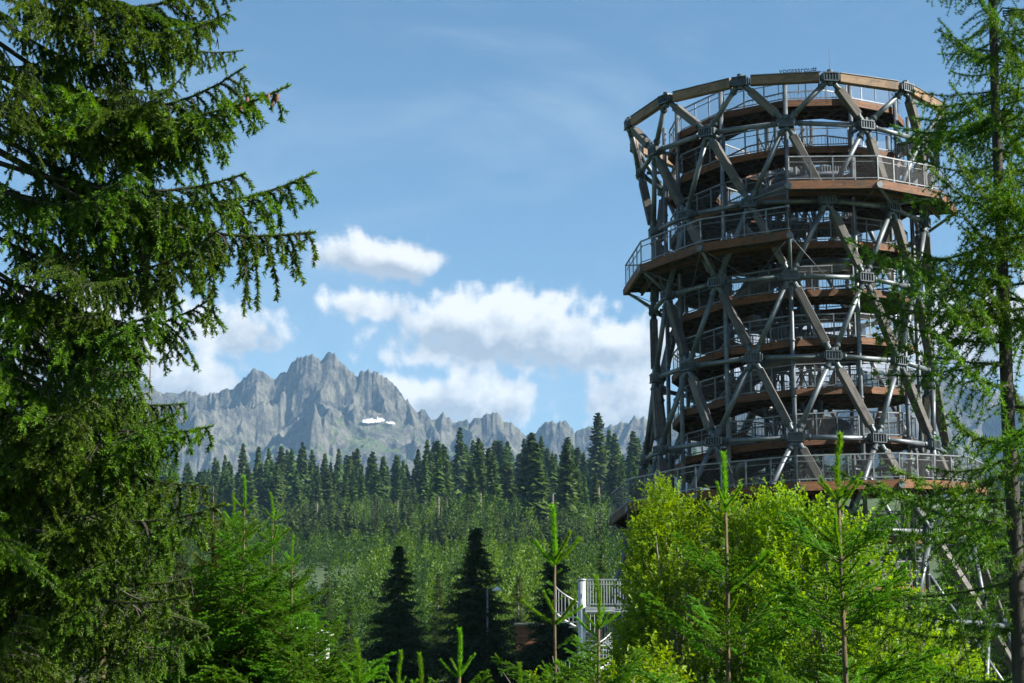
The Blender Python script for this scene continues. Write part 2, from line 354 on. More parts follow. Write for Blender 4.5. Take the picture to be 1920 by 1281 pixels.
def build_mountain():
    pa = []; pt = []
    for px, py in SKYLINE:
        d = ray(px, py); pa.append(d.x/d.y); pt.append(d.z/d.y)
    cpx = np.concatenate([np.arange(-900, 180, 12), np.arange(180, 340, 5), np.arange(340, 1225, 1.6), np.arange(1225, 1700, 8), np.arange(1700, 1930, 3), np.arange(1930, 2801, 12)])
    d0 = np.array([(ray(px, 800).x/ray(px, 800).y) for px in cpx])
    te = np.interp(d0, pa, pt)
    te = te + (ridged(cpx/9.0, cpx*0, 3)**2-.3)*.0016 + (ridged(cpx/21.0, cpx*0, 5)-.5)*.0016 + (vnoise(cpx/3.0, cpx*0, 9)-.5)*.0008
    DR = 4500.0
    t = np.concatenate([np.linspace(0, .30, 26, endpoint=False), np.linspace(.30, 1, 215)])
    tb = np.linspace(1, 1.25, 12)[1:]
    tt = np.concatenate([t, tb]); U, TT = np.meshgrid(cpx, tt); TE = np.broadcast_to(te, U.shape); A = np.broadcast_to(d0, U.shape)
    fr = np.clip(1-TT, 0, 1)
    D = DR - (1-np.clip(TT, 0, 1))*1900 + np.clip(TT-1, 0, 1)*2600
    X0 = A*D
    rg = np.random.RandomState(77)
    dist = DR - D
    # wall under the crest: steep at the top, easing into aprons
    te_s = np.convolve(np.pad(te, 14, mode='edge'), np.ones(29)/29, 'valid'); k_ = np.clip(dist/70, 0, 1)
    ZC = (TE*(1-k_) + np.broadcast_to(te_s, U.shape)*k_)*DR
    wall = ZC - np.where(dist < 300, dist*.95, 285 + (dist-300)*.30)
    Z = np.where(TT <= 1, wall, ZC*(1-(TT-1)*3.2))
    wx = (fbm(X0/190, D/190, 4, 81)-.47)*150; wy = (fbm(X0/190+7, D/190+3, 4, 83)-.47)*150
    Xq = X0 + wx*np.clip(fr*8, 0, 1); Dq = D + wy*np.clip(fr*8, 0, 1)
    def tent(P, side, rough):
        nonlocal Z
        for (xa, da, za), (xb, db, zb) in zip(P[:-1], P[1:]):
            vx, vd = xb-xa, db-da; L2 = vx*vx+vd*vd
            u = np.clip(((Xq-xa)*vx + (Dq-da)*vd)/L2, 0, 1)
            ds = np.hypot(Xq-xa-u*vx, Dq-da-u*vd)
            Z = np.where(TT <= 1, np.maximum(Z, za+(zb-za)*u - side*ds), Z)
    spx = [-700,-520,-330,-150,20,150,235,300,352,404,438,478,505,533,560,578,600,621,640,662,684,700,722,745,764,782,797,830,862,893,918,940,962,1000,1025,1049,1078,1102,1140,1165,1190,1215,1330,1450,1600,1700,1790,1880,2000,2200,2400,2600]
    for px in spx:
        a_ = float(np.interp(px, cpx, d0)); zc = float(np.interp(px, cpx, te))*DR; x = a_*DR; d = DR
        big = zc/700.0
        if rg.rand() < .15 and px not in (478, 578, 621, 700, 918): continue
        n = 6; P = [(x, d, zc-4)]; drift = rg.uniform(-.55, .55); zz = zc; ln = rg.uniform(.5, 1.0)
        for k in range(n):
            st = rg.uniform(110, 190)*ln; d -= st; x += drift*st + rg.normal()*50; drift = drift*.6 + rg.uniform(-.5, .5)
            zz -= st*rg.uniform(.34, .62)*(1.3 if k == 0 else 1)*(.75+.35*big); P.append((x, d, zz))
            if rg.rand() < .8:                             # side rib
                q = [(x, d, zz-6)]; sx = rg.choice([-1, 1]); xx, dd, z2 = x, d, zz-6
                for j in range(3):
                    s2 = rg.uniform(50, 110); dd -= s2*rg.uniform(.5, 1.0); xx += sx*s2*rg.uniform(.4, 1.0); z2 -= s2*rg.uniform(.55, .85); q.append((xx, dd, z2))
                tent(q, rg.uniform(1.0, 1.5), 0)
        tent(P, rg.uniform(.95, 1.5), 0)
    # broken rock: ridged noise carved into the faces
    R = 0; wgt = 1.0
    for lam, amp, sd_ in ((190, 78, 33), (90, 48, 35), (42, 26, 37), (21, 13, 39), (11, 7, 40)):
        q = ridged((X0+wx*.6)/lam, (D+wy*.6)/(lam*1.25), sd_)**1.3; R = R - amp*(1-q)*wgt; wgt = .4+.6*q
    R = R + 30 + 6*(fbm(U/3.0, TT*80, 3, 53)-.45)
    Z = Z + np.minimum(R, 30*np.clip(fr*6-.4, 0, 1))*np.clip(fr*26, 0, 1)*np.clip(TT*3, 0, 1)
    lim = TE*D*(1-.012*np.clip(fr*20, 0, 1)-.10*fr)
    Z = np.where((TT < 1) & (Z > lim), lim + (Z-lim)*.08, Z)
    Z = np.maximum(Z, 60 + 40*TT)
    def blur(M, ry, rx):
        P = np.pad(M, ((ry, ry), (rx, rx)), mode='edge'); C = np.pad(P.cumsum(0).cumsum(1), ((1, 0), (1, 0)))
        a_, b_ = 2*ry+1, 2*rx+1; return (C[a_:, b_:]-C[:-a_, b_:]-C[a_:, :-b_]+C[:-a_, :-b_])/(a_*b_)
    c, s = math.cos(PITCH), math.sin(PITCH)
    fw = D*c + Z*s; PX = 960 + F_PX*A*D/fw; PY = 640.5 - F_PX*(-D*s + Z*c)/fw
    for cx, cy, w, h, k in ((668, 818, 85, 32, .75), (705, 795, 46, 17, 1.0)):      # scree basin under the wall, with the snow hollow in it
        wgt = np.clip(1.5 - ((PX-cx)/w)**2 - ((PY-cy)/h)**2, 0, 1)*k
        Z = Z*(1-wgt) + (blur(blur(Z, 9, 14), 9, 14) + 5*(fbm(U/5, TT*60, 3, 55)-.45))*wgt
    X = A*D; Yv = D
    Zw = EYE + Z
    warp = None
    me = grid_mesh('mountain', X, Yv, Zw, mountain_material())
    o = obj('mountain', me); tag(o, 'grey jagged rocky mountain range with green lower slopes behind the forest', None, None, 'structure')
    # snow: lies in hollows of the wall, 4 m thick sheets on the rock
    c, s = math.cos(PITCH), math.sin(PITCH)
    fw = Yv*c + (Zw-EYE)*s; up = -Yv*s + (Zw-EYE)*c
    PX = 960 + F_PX*X/fw; PY = 640.5 - F_PX*up/fw
    msn = plain('snow', (.55, .57, .60), .8)
    for (cx, cy, w, h, sl, lab) in [(702, 795, 23, 5.0, -.10, 'large white snowfield below the dark right hand wall of the main peak'), (735, 799, 9, 2.6, .05, 'small snow remnant just right of the large snowfield'),
                               (539, 760, 3.2, 6.5, -.6, 'tiny sliver of snow high in a gully left of the main peak')]:
        q = ((PX-cx)/w)**2 + ((PY-cy-sl*(PX-cx))/h)**2 + (vnoise(U/9, TT*50, 71)-.5)*.7
        mk = (q < 1) & (TT < .97)
        ny, nx = mk.shape; cell = mk[:-1, :-1] & mk[1:, 1:]
        i = (np.arange(ny-1)[:, None]*nx + np.arange(nx-1)[None])[cell]
        if len(i) < 3: continue
        used = np.unique(np.concatenate([i, i+1, i+nx, i+nx+1])); mp = -np.ones(ny*nx, int); mp[used] = np.arange(len(used))
        off = np.array([-1.0, -7, 7.0]) if True else 0
        Pv = np.stack([X, Yv, Zw], -1).reshape(-1, 3)[used] + off
        g = Geo(); g.add(Pv, mp[np.vstack([np.stack([i, i+1, i+nx+1], 1), np.stack([i, i+nx+1, i+nx], 1)])])
        so = obj('snow_patch', g.mesh('snow_patch', [msn], True)); tag(so, lab, 'snow', 'snow patches on the mountain')
build_mountain()

# ------------------------------------------------------------------ observation tower
TX, TY = 12.73, 80.0
TB = math.atan2(TX, TY); TZ = gz(TX, TY)
LV = [(7.353, 25.52), (6.765, 23.718), (6.284, 20.410), (6.255, 17.110), (6.326, 13.646), (6.738, 10.153), (7.648, 6.28), (8.80, 2.58), (10.0, -1.0)]
LV = [(r, z+EYE-TZ) for r, z in LV]
OFF = 0.55
def tp(a, r, z):
    a = math.radians(a+OFF); return np.array([r*math.sin(a), -r*math.cos(a), z])
def rotz(k): return Matrix.Rotation(math.radians(k), 4, 'Z')
tower = empty('lookout_tower', (TX, TY, TZ), -TB)
tag(tower, 'tall round lookout tower of crossed timber beams and grey steel tubes with spiral ramp', 'tower')
def member_mesh(p0, p1, builder):
    """mesh along local Z from 0 to L plus the matrix that puts it in place"""
    p0 = Vector(p0); p1 = Vector(p1); d = p1-p0; L = d.length; z = d.normalized()
    x = Vector((p0.x+p1.x, p0.y+p1.y, 0)).normalized(); x = (x - z*x.dot(z)).normalized(); y = z.cross(x)
    mw = Matrix((x, y, z)).transposed().to_4x4(); mw.translation = p0
    return builder(L), mw
def timber_geo(L):
    g = Geo(); g.beam((0, 0, .62), (0, 0, L-.62), .33, .36, up=(1, 0, 0), bev=.025); return g.mesh('timber_brace', [M_TIMBER]), L
def steelbrace_geo(L):
    g = Geo(); g.tube([(0, 0, .45), (0, 0, L-.45)], .115, 12); return g.mesh('steel_brace', [M_STEEL], True), L
c = Geo(); c.tube([(0, 0, .30), (0, 0, .48), (0, 0, .56), (0, 0, .561), (0, 0, .64), (0, 0, .641), (0, 0, .70)], [.125, .125, .125, .17, .17, .125, .125], 12)
ME_SHOE = c.mesh('steel_shoe', [M_STEEL_D])
c = Geo(); c.tube([(0, 0, .28), (0, 0, .48), (0, 0, .481), (0, 0, .56), (0, 0, .561), (0, 0, .62)], [.13, .13, .165, .165, .13, .13], 12)
ME_FLANGE = c.mesh('flange', [M_STEEL_D])
def both_ends(name, me, o, L):
    obj(name, me, o); obj(name, me, o, Matrix.Translation((0, 0, L)) @ Matrix.Rotation(math.pi, 4, 'X'))
def node_mesh():
    g = Geo()
    g.box((0, 0, .175), (.42, .66, .05)); g.box((0, 0, -.175), (.42, .66, .05))
    for y in (-.31, -.19, -.065, .065, .19, .31): g.box((0, y, 0), (.38, .04, .30))
    g.box((0, 0, 0), (.24, .58, .30))
    g.tube([(0, 0, -.34), (0, 0, .34)], .13, 10)
    for s_ in (-1, 1): g.box((0, s_*.38, 0), (.28, .05, .26))
    return g.mesh('node_joint', [M_STEEL_D])
ME_NODE = node_mesh()
NL = len(LV)
for i, (r, z) in enumerate(LV):
    a0 = -15 if i % 2 == 0 else 0
    for k in range(12):
        a = a0 + 30*k; p = tp(a, r, z)
        mw = Matrix.Translation(p) @ rotz(a+OFF-90)
        obj('node_joint', ME_NODE, tower, mw)
    # ring tubes (timber on the crown)
    p0, p1 = tp(a0, r, z), tp(a0+30, r, z); L = float(np.linalg.norm(p1-p0))
    d = (p1-p0)/L
    g = Geo()
    if i == 0:
        g.beam((-(L/2-.44), 0, .02), (L/2-.44, 0, .02), .30, .40, bev=.025); me = g.mesh('crown_beam', [M_RINGWOOD]); nm = 'crown_beam'
        c = Geo(); c.box((0, 0, .238), (L-.9, .36, .03)); cap = c.mesh('capping', [M_STEEL])
    else:
        g.tube([(-(L/2-.38), 0, 0), (L/2-.38, 0, 0)], .108, 12); me = g.mesh('ring_tube', [M_STEEL], True); nm = 'ring_tube'
        c = Geo(); c.tube([(L/2-.62, 0, 0), (L/2-.56, 0, 0)], .14, 12); cap = c.mesh('clamp_ring', [M_STEEL_D])
    for k in range(12):
        am = a0+15+30*k; rm = r*math.cos(math.radians(15))
        o = obj(nm, me, tower, Matrix.Translation(tp(am, rm, z)) @ rotz(am+OFF))
        obj('capping' if i == 0 else 'clamp_ring', cap, o)
        if i: obj('clamp_ring', cap, o, rotz(180))
    if i+1 < NL:
        r2, z2 = LV[i+1]
        (tm, ts), mwt = member_mesh(tp(a0, r, z), tp(a0+15, r2, z2), timber_geo)
        (sm, sf), mws = member_mesh(tp(a0, r, z), tp(a0-15, r2, z2), steelbrace_geo)
        for k in range(12):
            o = obj('timber_brace', tm, tower, rotz(30*k) @ mwt); both_ends('steel_shoe', ME_SHOE, o, ts)
            o = obj('steel_brace', sm, tower, rotz(30*k) @ mws); both_ends('flange', ME_FLANGE, o, sf)
# inner columns
R_POST, R_OUT, R_IN = 5.62, 5.42, 3.3
PZ = 2.13; H0 = 8.1 + EYE - TZ; TOPK = 8.25
def hz(k): return H0 + PZ*k
col_top = hz(TOPK)+.2
g = Geo(); zz = 0.0
g.tube([(0, 0, -.3), (0, 0, col_top)], .10, 10)
for z in np.arange(1.2, col_top, 2.4): g.tube([(0, 0, z), (0, 0, z+.07)], .13, 10)
me_col = g.mesh('inner_column', [M_STEEL], smooth=True)
for k in range(12): obj('inner_column', me_col, tower, Matrix.Translation(tp(30*k, R_POST, 0)))
# spiral ramp, one segment per 30 degrees; local frame: angle 0 = segment start, x tangential
def wedge(r0, r1, dz, z0, z1, g, m=0, a0=0.0, a1=30.0, n=1):
    A = [a0 + (a1-a0)*j/n for j in range(n+1)]
    V = []
    for a in A:
        t = math.radians(a)
        for r, z in ((r0, z0), (r1, z0), (r1, z1), (r0, z1)):
            V.append((r*math.sin(t), -r*math.cos(t), z + dz*a/30.0))
    F = []
    for j in range(n):
        o = j*4
        for e in range(4):
            f = (e+1) % 4; F += [[o+e, o+4+f, o+f], [o+e, o+4+e, o+4+f]]
    F += [[0, 1, 2], [0, 2, 3], [n*4, n*4+2, n*4+1], [n*4, n*4+3, n*4+2]]
    g.add(V, F, m)
DZ = PZ/12
def sp(a, r, z):                                   # point on a segment (degrees, radius along chord polygon)
    t = math.radians(a); rr = r*math.cos(math.radians(15))/math.cos(math.radians(((a) % 30)-15)) if 0 <= a <= 30 else r
    return np.array([rr*math.sin(t), -rr*math.cos(t), z + DZ*a/30.0])
def ramp_deck(r0, r1):
    g = Geo(); wedge(r0, r1, DZ, -.05, 0.0, g)
    for a in (0.8, 8, 15, 22, 29.2): g.beam(sp(a, r0+.05, -.15), sp(a, r1-.06, -.15), .09, .2)
    for f in (.33, .66): 
        r = r0+(r1-r0)*f; g.beam(sp(0, r, -.16), sp(30, r, -.16), .1, .22)
    return g.mesh('ramp_deck', [M_DECK])
def board(r, zc, h, w, name, m, inset=.0):
    p0, p1 = sp(0, r, zc), sp(30, r, zc); mid = (p0+p1)/2; L = float(np.linalg.norm(p1-p0))
    d = Vector(p1-p0).normalized(); y = Vector((-mid[0], -mid[1], 0)).normalized(); y = (y-d*y.dot(d)).normalized(); z = d.cross(y)
    mw = Matrix((d, y, z)).transposed().to_4x4(); mw.translation = mid
    g = Geo(); g.box((0, 0, 0), (L-.01-inset, w, h)); return g.mesh(name, [m]), mw
def railing(r, npost, h=1.08, net=True, balusters=0):
    """rails plus net in one mesh; posts separately"""
    g = Geo()
    g.beam(sp(0, r, h), sp(30, r, h), .055, .055, m=0); g.beam(sp(0, r, .12), sp(30, r, .12), .035, .04, m=0)
    if not balusters: g.beam(sp(0, r+(-.06), .86), sp(30, r-.06, .86), .03, .03, m=0)
    if net:
        q = [sp(0, r, .14), sp(30, r, .14), sp(30, r, h-.03), sp(0, r, h-.03)]; g.add(q, [[0, 1, 2], [0, 2, 3]], 1)
    for j in range(balusters):
        a = 30*(j+.5)/balusters; g.beam(sp(a, r, .12), sp(a, r, h), .016, .016, up=(1, 0, 0))
    rail = g.mesh('railing', [M_STEEL_L, M_NET])
    pg = Geo(); pg.box((0, 0, (h-.26)/2), (.06, .035, h+.26)); pg.box((0, .03, -.16), (.12, .03, .14))
    posts = [sp(30*j/npost, r, 0) for j in range(npost)]
    return rail, pg.mesh('post', [M_STEEL]), posts
deck_me = ramp_deck(R_IN, R_OUT)
fo_me, fo_mw = board(R_OUT, -.12, .30, .10, 'fascia_board', M_FASCIA)
fi_me, fi_mw = board(R_IN, -.12, .24, .08, 'inner_fascia', M_FASCIA)
rail_o, post_me, posts_o = railing(R_OUT-.04, 3)
rail_i, _, posts_i = railing(R_IN+.06, 2, net=False, balusters=10)
R_B, R_C, R_A = 7.55, 7.6, 8.3
def ext_parts(r1):
    d = ramp_deck(R_OUT+.06, r1); f = board(r1, -.17, .36, .12, 'fascia_board', M_FASCIA); f2 = board((R_OUT+r1)/2+.3, -.27, .26, .1, 'edge_joist', M_FASCIA)
    return d, f, f2, railing(r1-.03, 4)
EXT = {}
def ext(r):
    if r not in EXT: EXT[r] = ext_parts(r)
    return EXT[r]
bolt = Geo(); bolt.tube([(0, -.14, 0), (0, .14, 0)], .15, 12); bolt_me = bolt.mesh('corner_joint', [M_STEEL_D])
kmin = -4.4
seg0 = int(math.ceil(kmin*12)); seg1 = int(TOPK*12)
def platform_radius(s):
    k, a = divmod(s, 12)                          # a = index of 30 degree step, 0 = facing the camera
    if (k == 4 and a in (9, 10, 11)): return R_B           # -90..0 in the turn that ends at level 5
    if (k == 6 and a in (0, 1, 2)): return R_C
    if (k == -1 and a in (8, 9, 10, 11)) or (k == 0 and a in (0, 1, 2)): return R_A
    if k == 7 and a in (4, 5, 6, 7, 8): return None
    return None
def put_posts(rail_obj, posts):
    for p in posts: obj('post', post_me, rail_obj, Matrix.Translation(p) @ rotz(math.degrees(math.atan2(p[0], -p[1]))))
for s in range(seg0, seg1):
    base = rotz(30*s+OFF); base.translation = (0, 0, hz(s/12))
    dk = obj('ramp_segment', deck_me, tower, base)
    obj('fascia_board', fo_me, dk, fo_mw); obj('fascia_board', fi_me, dk, fi_mw)
    R = platform_radius(s); near = (s % 12) in (8, 9, 10, 11, 0, 1, 2, 3)
    ri = obj('inner_railing', rail_i, tower, base)
    if R is None:
        ro = obj('railing', rail_o, tower, base)
        if s/12 > -.9 or near: put_posts(ro, posts_o)
    else:
        d, f, f2, rl = ext(R)
        pl = obj('balcony_deck', d, tower, base); obj('fascia_board', f[0], pl, f[1]); obj('edge_joist', f2[0], pl, f2[1])
        ro = obj('balcony_railing', rl[0], tower, base); put_posts(ro, rl[2])
        # corner joint, raking strut and cable to the lattice below
        for e in ((0, 1) if platform_radius(s+1) is None else (0,)):
            ang = 30*(s+e); zc = hz((s+e)/12)-.2
            pc = tp(ang, R-.05, zc)
            obj('corner_joint', bolt_me, tower, Matrix.Translation(pc) @ rotz(ang+OFF))
            lvl = min(LV, key=lambda q: abs(q[1]-(zc-1.7)))
            na = round((ang - (-15 if LV.index(lvl) % 2 == 0 else 0))/30)*30 + (-15 if LV.index(lvl) % 2 == 0 else 0)
            pn = tp(na, lvl[0], lvl[1]+.1)
            L = float(np.linalg.norm(pn-pc)); g = Geo(); g.tube([pc, pn], .07, 8); obj('raking_strut', g.mesh('raking_strut', [M_STEEL], True), tower)
            for da in (-30, 30):
                pw = tp(na+da/2, lvl[0]*.97, lvl[1]-.1); g = Geo(); g.tube([pc, pw], .018, 5); obj('stay_cable', g.mesh('stay_cable', [M_STEEL], True), tower)
        # end railings across the balcony
        for e, chk in ((0, s-1), (1, s+1)):
            if platform_radius(chk) is None:
                g = Geo(); a = 30*e
                p0, p1 = sp(a, R_OUT, 0), sp(a, R-.05, 0); up = np.array([0, 0, 1.0])
                g.beam(p0+up*1.08, p1+up*1.08, .055, .055); g.beam(p0+up*.12, p1+up*.12, .035, .04)
                g.add([p0+up*.14, p1+up*.14, p1+up*1.05, p0+up*1.05], [[0, 1, 2], [0, 2, 3]], 1)
                obj('balcony_railing', g.mesh('balcony_railing', [M_STEEL_L, M_NET]), tower, base)
# radial ties from columns to lattice nodes at 0,30,.. levels
for i, (r, z) in enumerate(LV[:-1]):
    if i % 2 == 1:
        g = Geo(); g.tube([tp(0, R_POST, z), tp(0, r-.3, z)], .08, 8); me = g.mesh('radial_tie', [M_STEEL], True)
        for k in range(12): obj('radial_tie', me, tower, rotz(30*k))
# central mast with cross bracing, and the slide coiled round it
g = Geo()
hm = hz(TOPK)+.3
for k in range(6):
    a = math.radians(60*k+10); g.tube([(1.25*math.cos(a), 1.25*math.sin(a), -.3), (1.25*math.cos(a), 1.25*math.sin(a), hm)], .09, 8)
me = g.mesh('core_post', [M_STEEL_D], True); obj('core_mast', me, tower)
g = Geo(); zl = np.arange(0, hm-2.2, 2.2)
for z in zl:
    for k in range(6):
        a, b = math.radians(60*k+10), math.radians(60*k+70)
        p = lambda t, zq: (1.25*math.cos(t), 1.25*math.sin(t), zq)
        g.tube([p(a, z), p(b, z+2.2)], .035, 5); g.tube([p(b, z), p(a, z+2.2)], .035, 5); g.tube([p(a, z), p(b, z)], .06, 6)
obj('core_bracing', g.mesh('core_bracing', [M_STEEL_D], True), tower)
sl = np.arange(0, 1, 1/260.); ang = sl*2*math.pi*6.3; g = Geo()
g.tube(np.stack([2.25*np.cos(ang), 2.25*np.sin(ang), .8 + sl*(hm-2.6)], 1), .42, 14); obj('slide_tube', g.mesh('slide_tube', [M_STEEL_L], True), tower)
g = Geo()
for j in range(0, 260, 5):
    a = ang[j]; z = .8 + sl[j]*(hm-2.6); rr = np.array([math.cos(a), math.sin(a), 0]); g.tube([rr*1.3+(0, 0, z-.3), rr*2.0+(0, 0, z-.15)], .04, 5)
obj('slide_bracket', g.mesh('slide_bracket', [M_STEEL_D]), tower)
# lightning rod on the crown joint
g = Geo(); p = tp(15, LV[0][0], LV[0][1]+.3); g.tube([p, p+(0, 0, 1.0)], [.02, .008], 6); g.tube([p-(0, 0, .1), p+(0, 0, .06)], .07, 8)
obj('lightning_rod', g.mesh('lightning_rod', [M_STEEL_D]), tower)
# letters standing on the far side of the crown, seen from behind over the beam
cu = bpy.data.curves.new('sign_letters', 'FONT'); cu.body = 'voqassrou#'; cu.size = .40; cu.extrude = .02; cu.align_x = 'CENTER'
tmp = bpy.data.objects.new('tmp_letters', cu); COL.objects.link(tmp)
bpy.context.view_layer.update()
lm = bpy.data.meshes.new_from_object(tmp.evaluated_get(bpy.context.evaluated_depsgraph_get())); bpy.data.objects.remove(tmp); lm.name = 'sign_letters'
lm.materials.clear(); lm.materials.append(M_BLACK)
LET_A, LET_R, LET_Z = -178.0, 6.6, 0
q = at(1496, 138.5, TY + 6.4); lz = q.z - TZ + .07
ld = Vector((q.x-TX, q.y-TY, 0)); ld.rotate(Matrix.Rotation(TB, 3, 'Z'))
obj('sign_letters', lm, tower, Matrix.Translation((ld.x, ld.y, lz)) @ Matrix.Rotation(math.pi/2, 4, 'X'))
gs = Geo(); gs.box((0, 0, -.03), (2.3, .05, .05))
for x in (-1.0, 0, 1.0): gs.box((x, 0, -.6), (.04, .04, 1.1))
obj('sign_frame', gs.mesh('sign_frame', [M_STEEL_D]), tower, Matrix.Translation((ld.x, ld.y, lz)))

# ------------------------------------------------------------------ vegetation generators
def needles(g, P0, P1, rng, per_m, ln, wd, m=0, fwd=.55, tip0=0.0, tip1=0.0, flat=0.0):
    """needle triangles along many segments (arrays n x 3)"""
    P0 = np.asarray(P0, float); P1 = np.asarray(P1, float); d = P1-P0; L = np.linalg.norm(d, axis=1)
    cnt = np.maximum((L*per_m + rng.rand(len(L))).astype(int), 0); idx = np.repeat(np.arange(len(L)), cnt); n = len(idx)
    if n == 0: return
    t = rng.rand(n); D = nrm(d)[idx]; p = P0[idx] + d[idx]*t[:, None]
    ref = rng.normal(size=(n, 3)); ref[:, 2] *= (1-flat); rad = nrm(ref - (ref*D).sum(1, keepdims=True)*D)
    nd = nrm(D*fwd + rad*(1-fwd*.45)); side = np.cross(nd, nrm(rng.normal(size=(n, 3)))); side = nrm(side)
    l = ln*(.7+.5*rng.rand(n))[:, None]; w = wd*(.8+.4*rng.rand(n))[:, None]
    V = np.stack([p-side*w/2, p+side*w/2, p+nd*l], 1).reshape(-1, 3)
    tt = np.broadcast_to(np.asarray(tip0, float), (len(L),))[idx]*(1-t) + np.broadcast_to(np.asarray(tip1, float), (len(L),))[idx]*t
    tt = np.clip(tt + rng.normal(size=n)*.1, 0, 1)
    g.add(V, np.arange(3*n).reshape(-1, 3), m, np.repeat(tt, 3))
def spruce_branch(rng, L=1.0, s2=.055, l2=.40, pend=.5, sub=.075, l3=.12, per_m=420, nl=.018, nw=.0034, droop=.25, tipup=.16, bare=.22, mats=None, wood_r=.016, dead=.06, ang2=55, name='branch', sides=1.0):
    """a spruce bough along +X: main axis, side twigs hanging to `pend`, shoots on them, needles on all"""
    g = Geo(); n = 12; t = np.linspace(0, 1, n)
    ax = np.stack([L*t, np.cumsum(rng.normal(size=n))*.012*L, -droop*L*np.sin(t*2.2)*.9 + tipup*L*t**3*1.6], 1); ax[0] = 0
    g.tube(ax, np.linspace(wood_r, .003, n), 5, 1, False)
    S0 = []; S1 = []; TI = []
    def pt(q): return np.array([np.interp(q, t, ax[:, j]) for j in range(3)])
    k = int(n*.3)
    for i in range(k, n-1): S0.append(ax[i]); S1.append(ax[i+1]); TI.append(.25+.5*(i/n))
    q = bare; side = 1
    while q < .985:
        p = pt(q); side = -side
        l = l2*L*((1-q)**.75*.95+.16)*(.65+.6*rng.rand())*min(1, (q-bare)*5+.45)
        a = math.radians(ang2+rng.normal()*10)*side*sides
        if rng.rand() < .12: a *= .25
        dirx = np.array([math.cos(a), math.sin(a), rng.normal()*.12+.08])
        m = 5; u = np.linspace(0, 1, m)[:, None]
        tw = p + dirx*l*u*np.array([1, 1, 1]) - np.array([0, 0, 1])*pend*l*(u**1.7)*(.7+.6*rng.rand())
        isdead = rng.rand() < dead
        g.tube(tw, np.linspace(.005, .0018, m), 3, 1, False)
        if not isdead:
            for i in range(m-1): S0.append(tw[i]); S1.append(tw[i+1]); TI.append(.15+.2*i)
        w = .12; s3 = 1
        while w < .97:
            s3 = -s3; b = np.array([np.interp(w, u[:, 0], tw[:, j]) for j in range(3)])
            dt = nrm(tw[min(m-1, int(w*(m-1))+1)] - tw[int(w*(m-1))])
            lat = nrm(np.cross(dt, [0, 0, 1.0])+1e-6)*s3
            dd = nrm(dt*.75 + lat*.65 + np.array([0, 0, -pend*.9*rng.rand()]) + rng.normal(size=3)*.12)
            ll = l3*(1-w*.55)*(.6+.7*rng.rand())*min(1.0, l/(.22*L)+.4)
            e = b + dd*ll - np.array([0, 0, pend*.25*ll])
            if not isdead or rng.rand() < .2: S0.append(b); S1.append(e); TI.append(.45)
            else: g.tube([b, e], [.0022, .001], 3, 1, False)
            w += sub/max(l, .05)
        q += s2/L*(.7+.6*rng.rand())
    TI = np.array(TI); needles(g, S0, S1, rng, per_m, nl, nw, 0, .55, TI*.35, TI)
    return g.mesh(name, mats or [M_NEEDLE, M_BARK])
def along(p0, p1, scale=None, roll=0.0):
    """matrix taking local +X (length 1) onto p0->p1, local Z kept up"""
    p0 = Vector(p0); p1 = Vector(p1); d = p1-p0; L = d.length if scale is None else scale
    x = d.normalized(); z = Vector((0, 0, 1)); y = z.cross(x)
    y = y.normalized() if y.length > 1e-4 else Vector((0, 1, 0)); z = x.cross(y)
    R = Matrix((x, y, z)).transposed().to_4x4() @ Matrix.Rotation(roll, 4, 'X')
    return Matrix.Translation(p0) @ R @ Matrix.Scale(L, 4)
def trunk_mesh(h, r, name='trunk', mats=None, bend=.02, top_r=.15, rng=rs):
    n = 14; z = np.linspace(-.15, h, n); b = np.cumsum(rng.normal(size=(n, 2)), 0)*bend*h/n
    g = Geo(); P = np.stack([b[:, 0], b[:, 1], z], 1); P[:, :2] -= P[0, :2]
    g.tube(P, r*np.linspace(1.1, top_r, n), 10, 0); return g.mesh(name, mats or [M_BARK], True), P

# ------------------------------------------------------------------ distant forest
def conifer_geo(g, rng, h, w, trunk_from, n_whorl, per, seg=1, tint=0.0, base=(0, 0, 0), droop=.35, wide_low=1.0, wood=True, frond=None, expo=.7):
    """small-scale conifer: whorls of drooping frond triangles"""
    base = np.array(base, float)
    if wood: g.tube([base+(0, 0, -.5), base+(0, 0, h*.97)], [h*.011+.03, .02], 5, 1, False)
    z = np.linspace(trunk_from, .985, n_whorl) + rng.normal(size=n_whorl)*.004
    zz = np.repeat(z, per); n = len(zz)
    an = rng.rand(n)*2*math.pi
    prof = ((1-zz)/(1-trunk_from))**expo*wide_low + .035
    prof = prof*np.where((zz-trunk_from) < .12*(1-trunk_from), .45+4.5*(zz-trunk_from)/(1-trunk_from), 1)
    r = w*prof*(.35+.95*rng.rand(n)**1.3)
    c, s_ = np.cos(an), np.sin(an); out = np.stack([c, s_, 0*c], 1); lat = np.stack([-s_, c, 0*c], 1)
    p0 = base + np.stack([0*c, 0*c, zz*h], 1)
    tipz = -droop*r*(.2+1.6*rng.rand(n)) + rng.normal(size=n)*.25*r
    tip = p0 + out*r[:, None] + np.stack([0*c, 0*c, tipz], 1)
    fw = (frond if frond else .34)*r*(.7+.6*rng.rand(n)) + .01*h
    mid = p0*.45 + tip*.55; hang = (.25+.5*rng.rand(n))*fw
    a = mid + lat*fw[:, None] - np.stack([0*c, 0*c, hang*2*rng.rand(n)], 1); b = mid - lat*fw[:, None] - np.stack([0*c, 0*c, hang*2*rng.rand(n)], 1)
    V = np.stack([p0, a, tip, b], 1).reshape(-1, 3); i = np.arange(n)*4
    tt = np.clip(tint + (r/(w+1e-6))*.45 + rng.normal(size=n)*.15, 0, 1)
    g.add(V, np.vstack([np.stack([i, i+1, i+2], 1), np.stack([i, i+2, i+3], 1)]), 0, np.repeat(tt, 4))
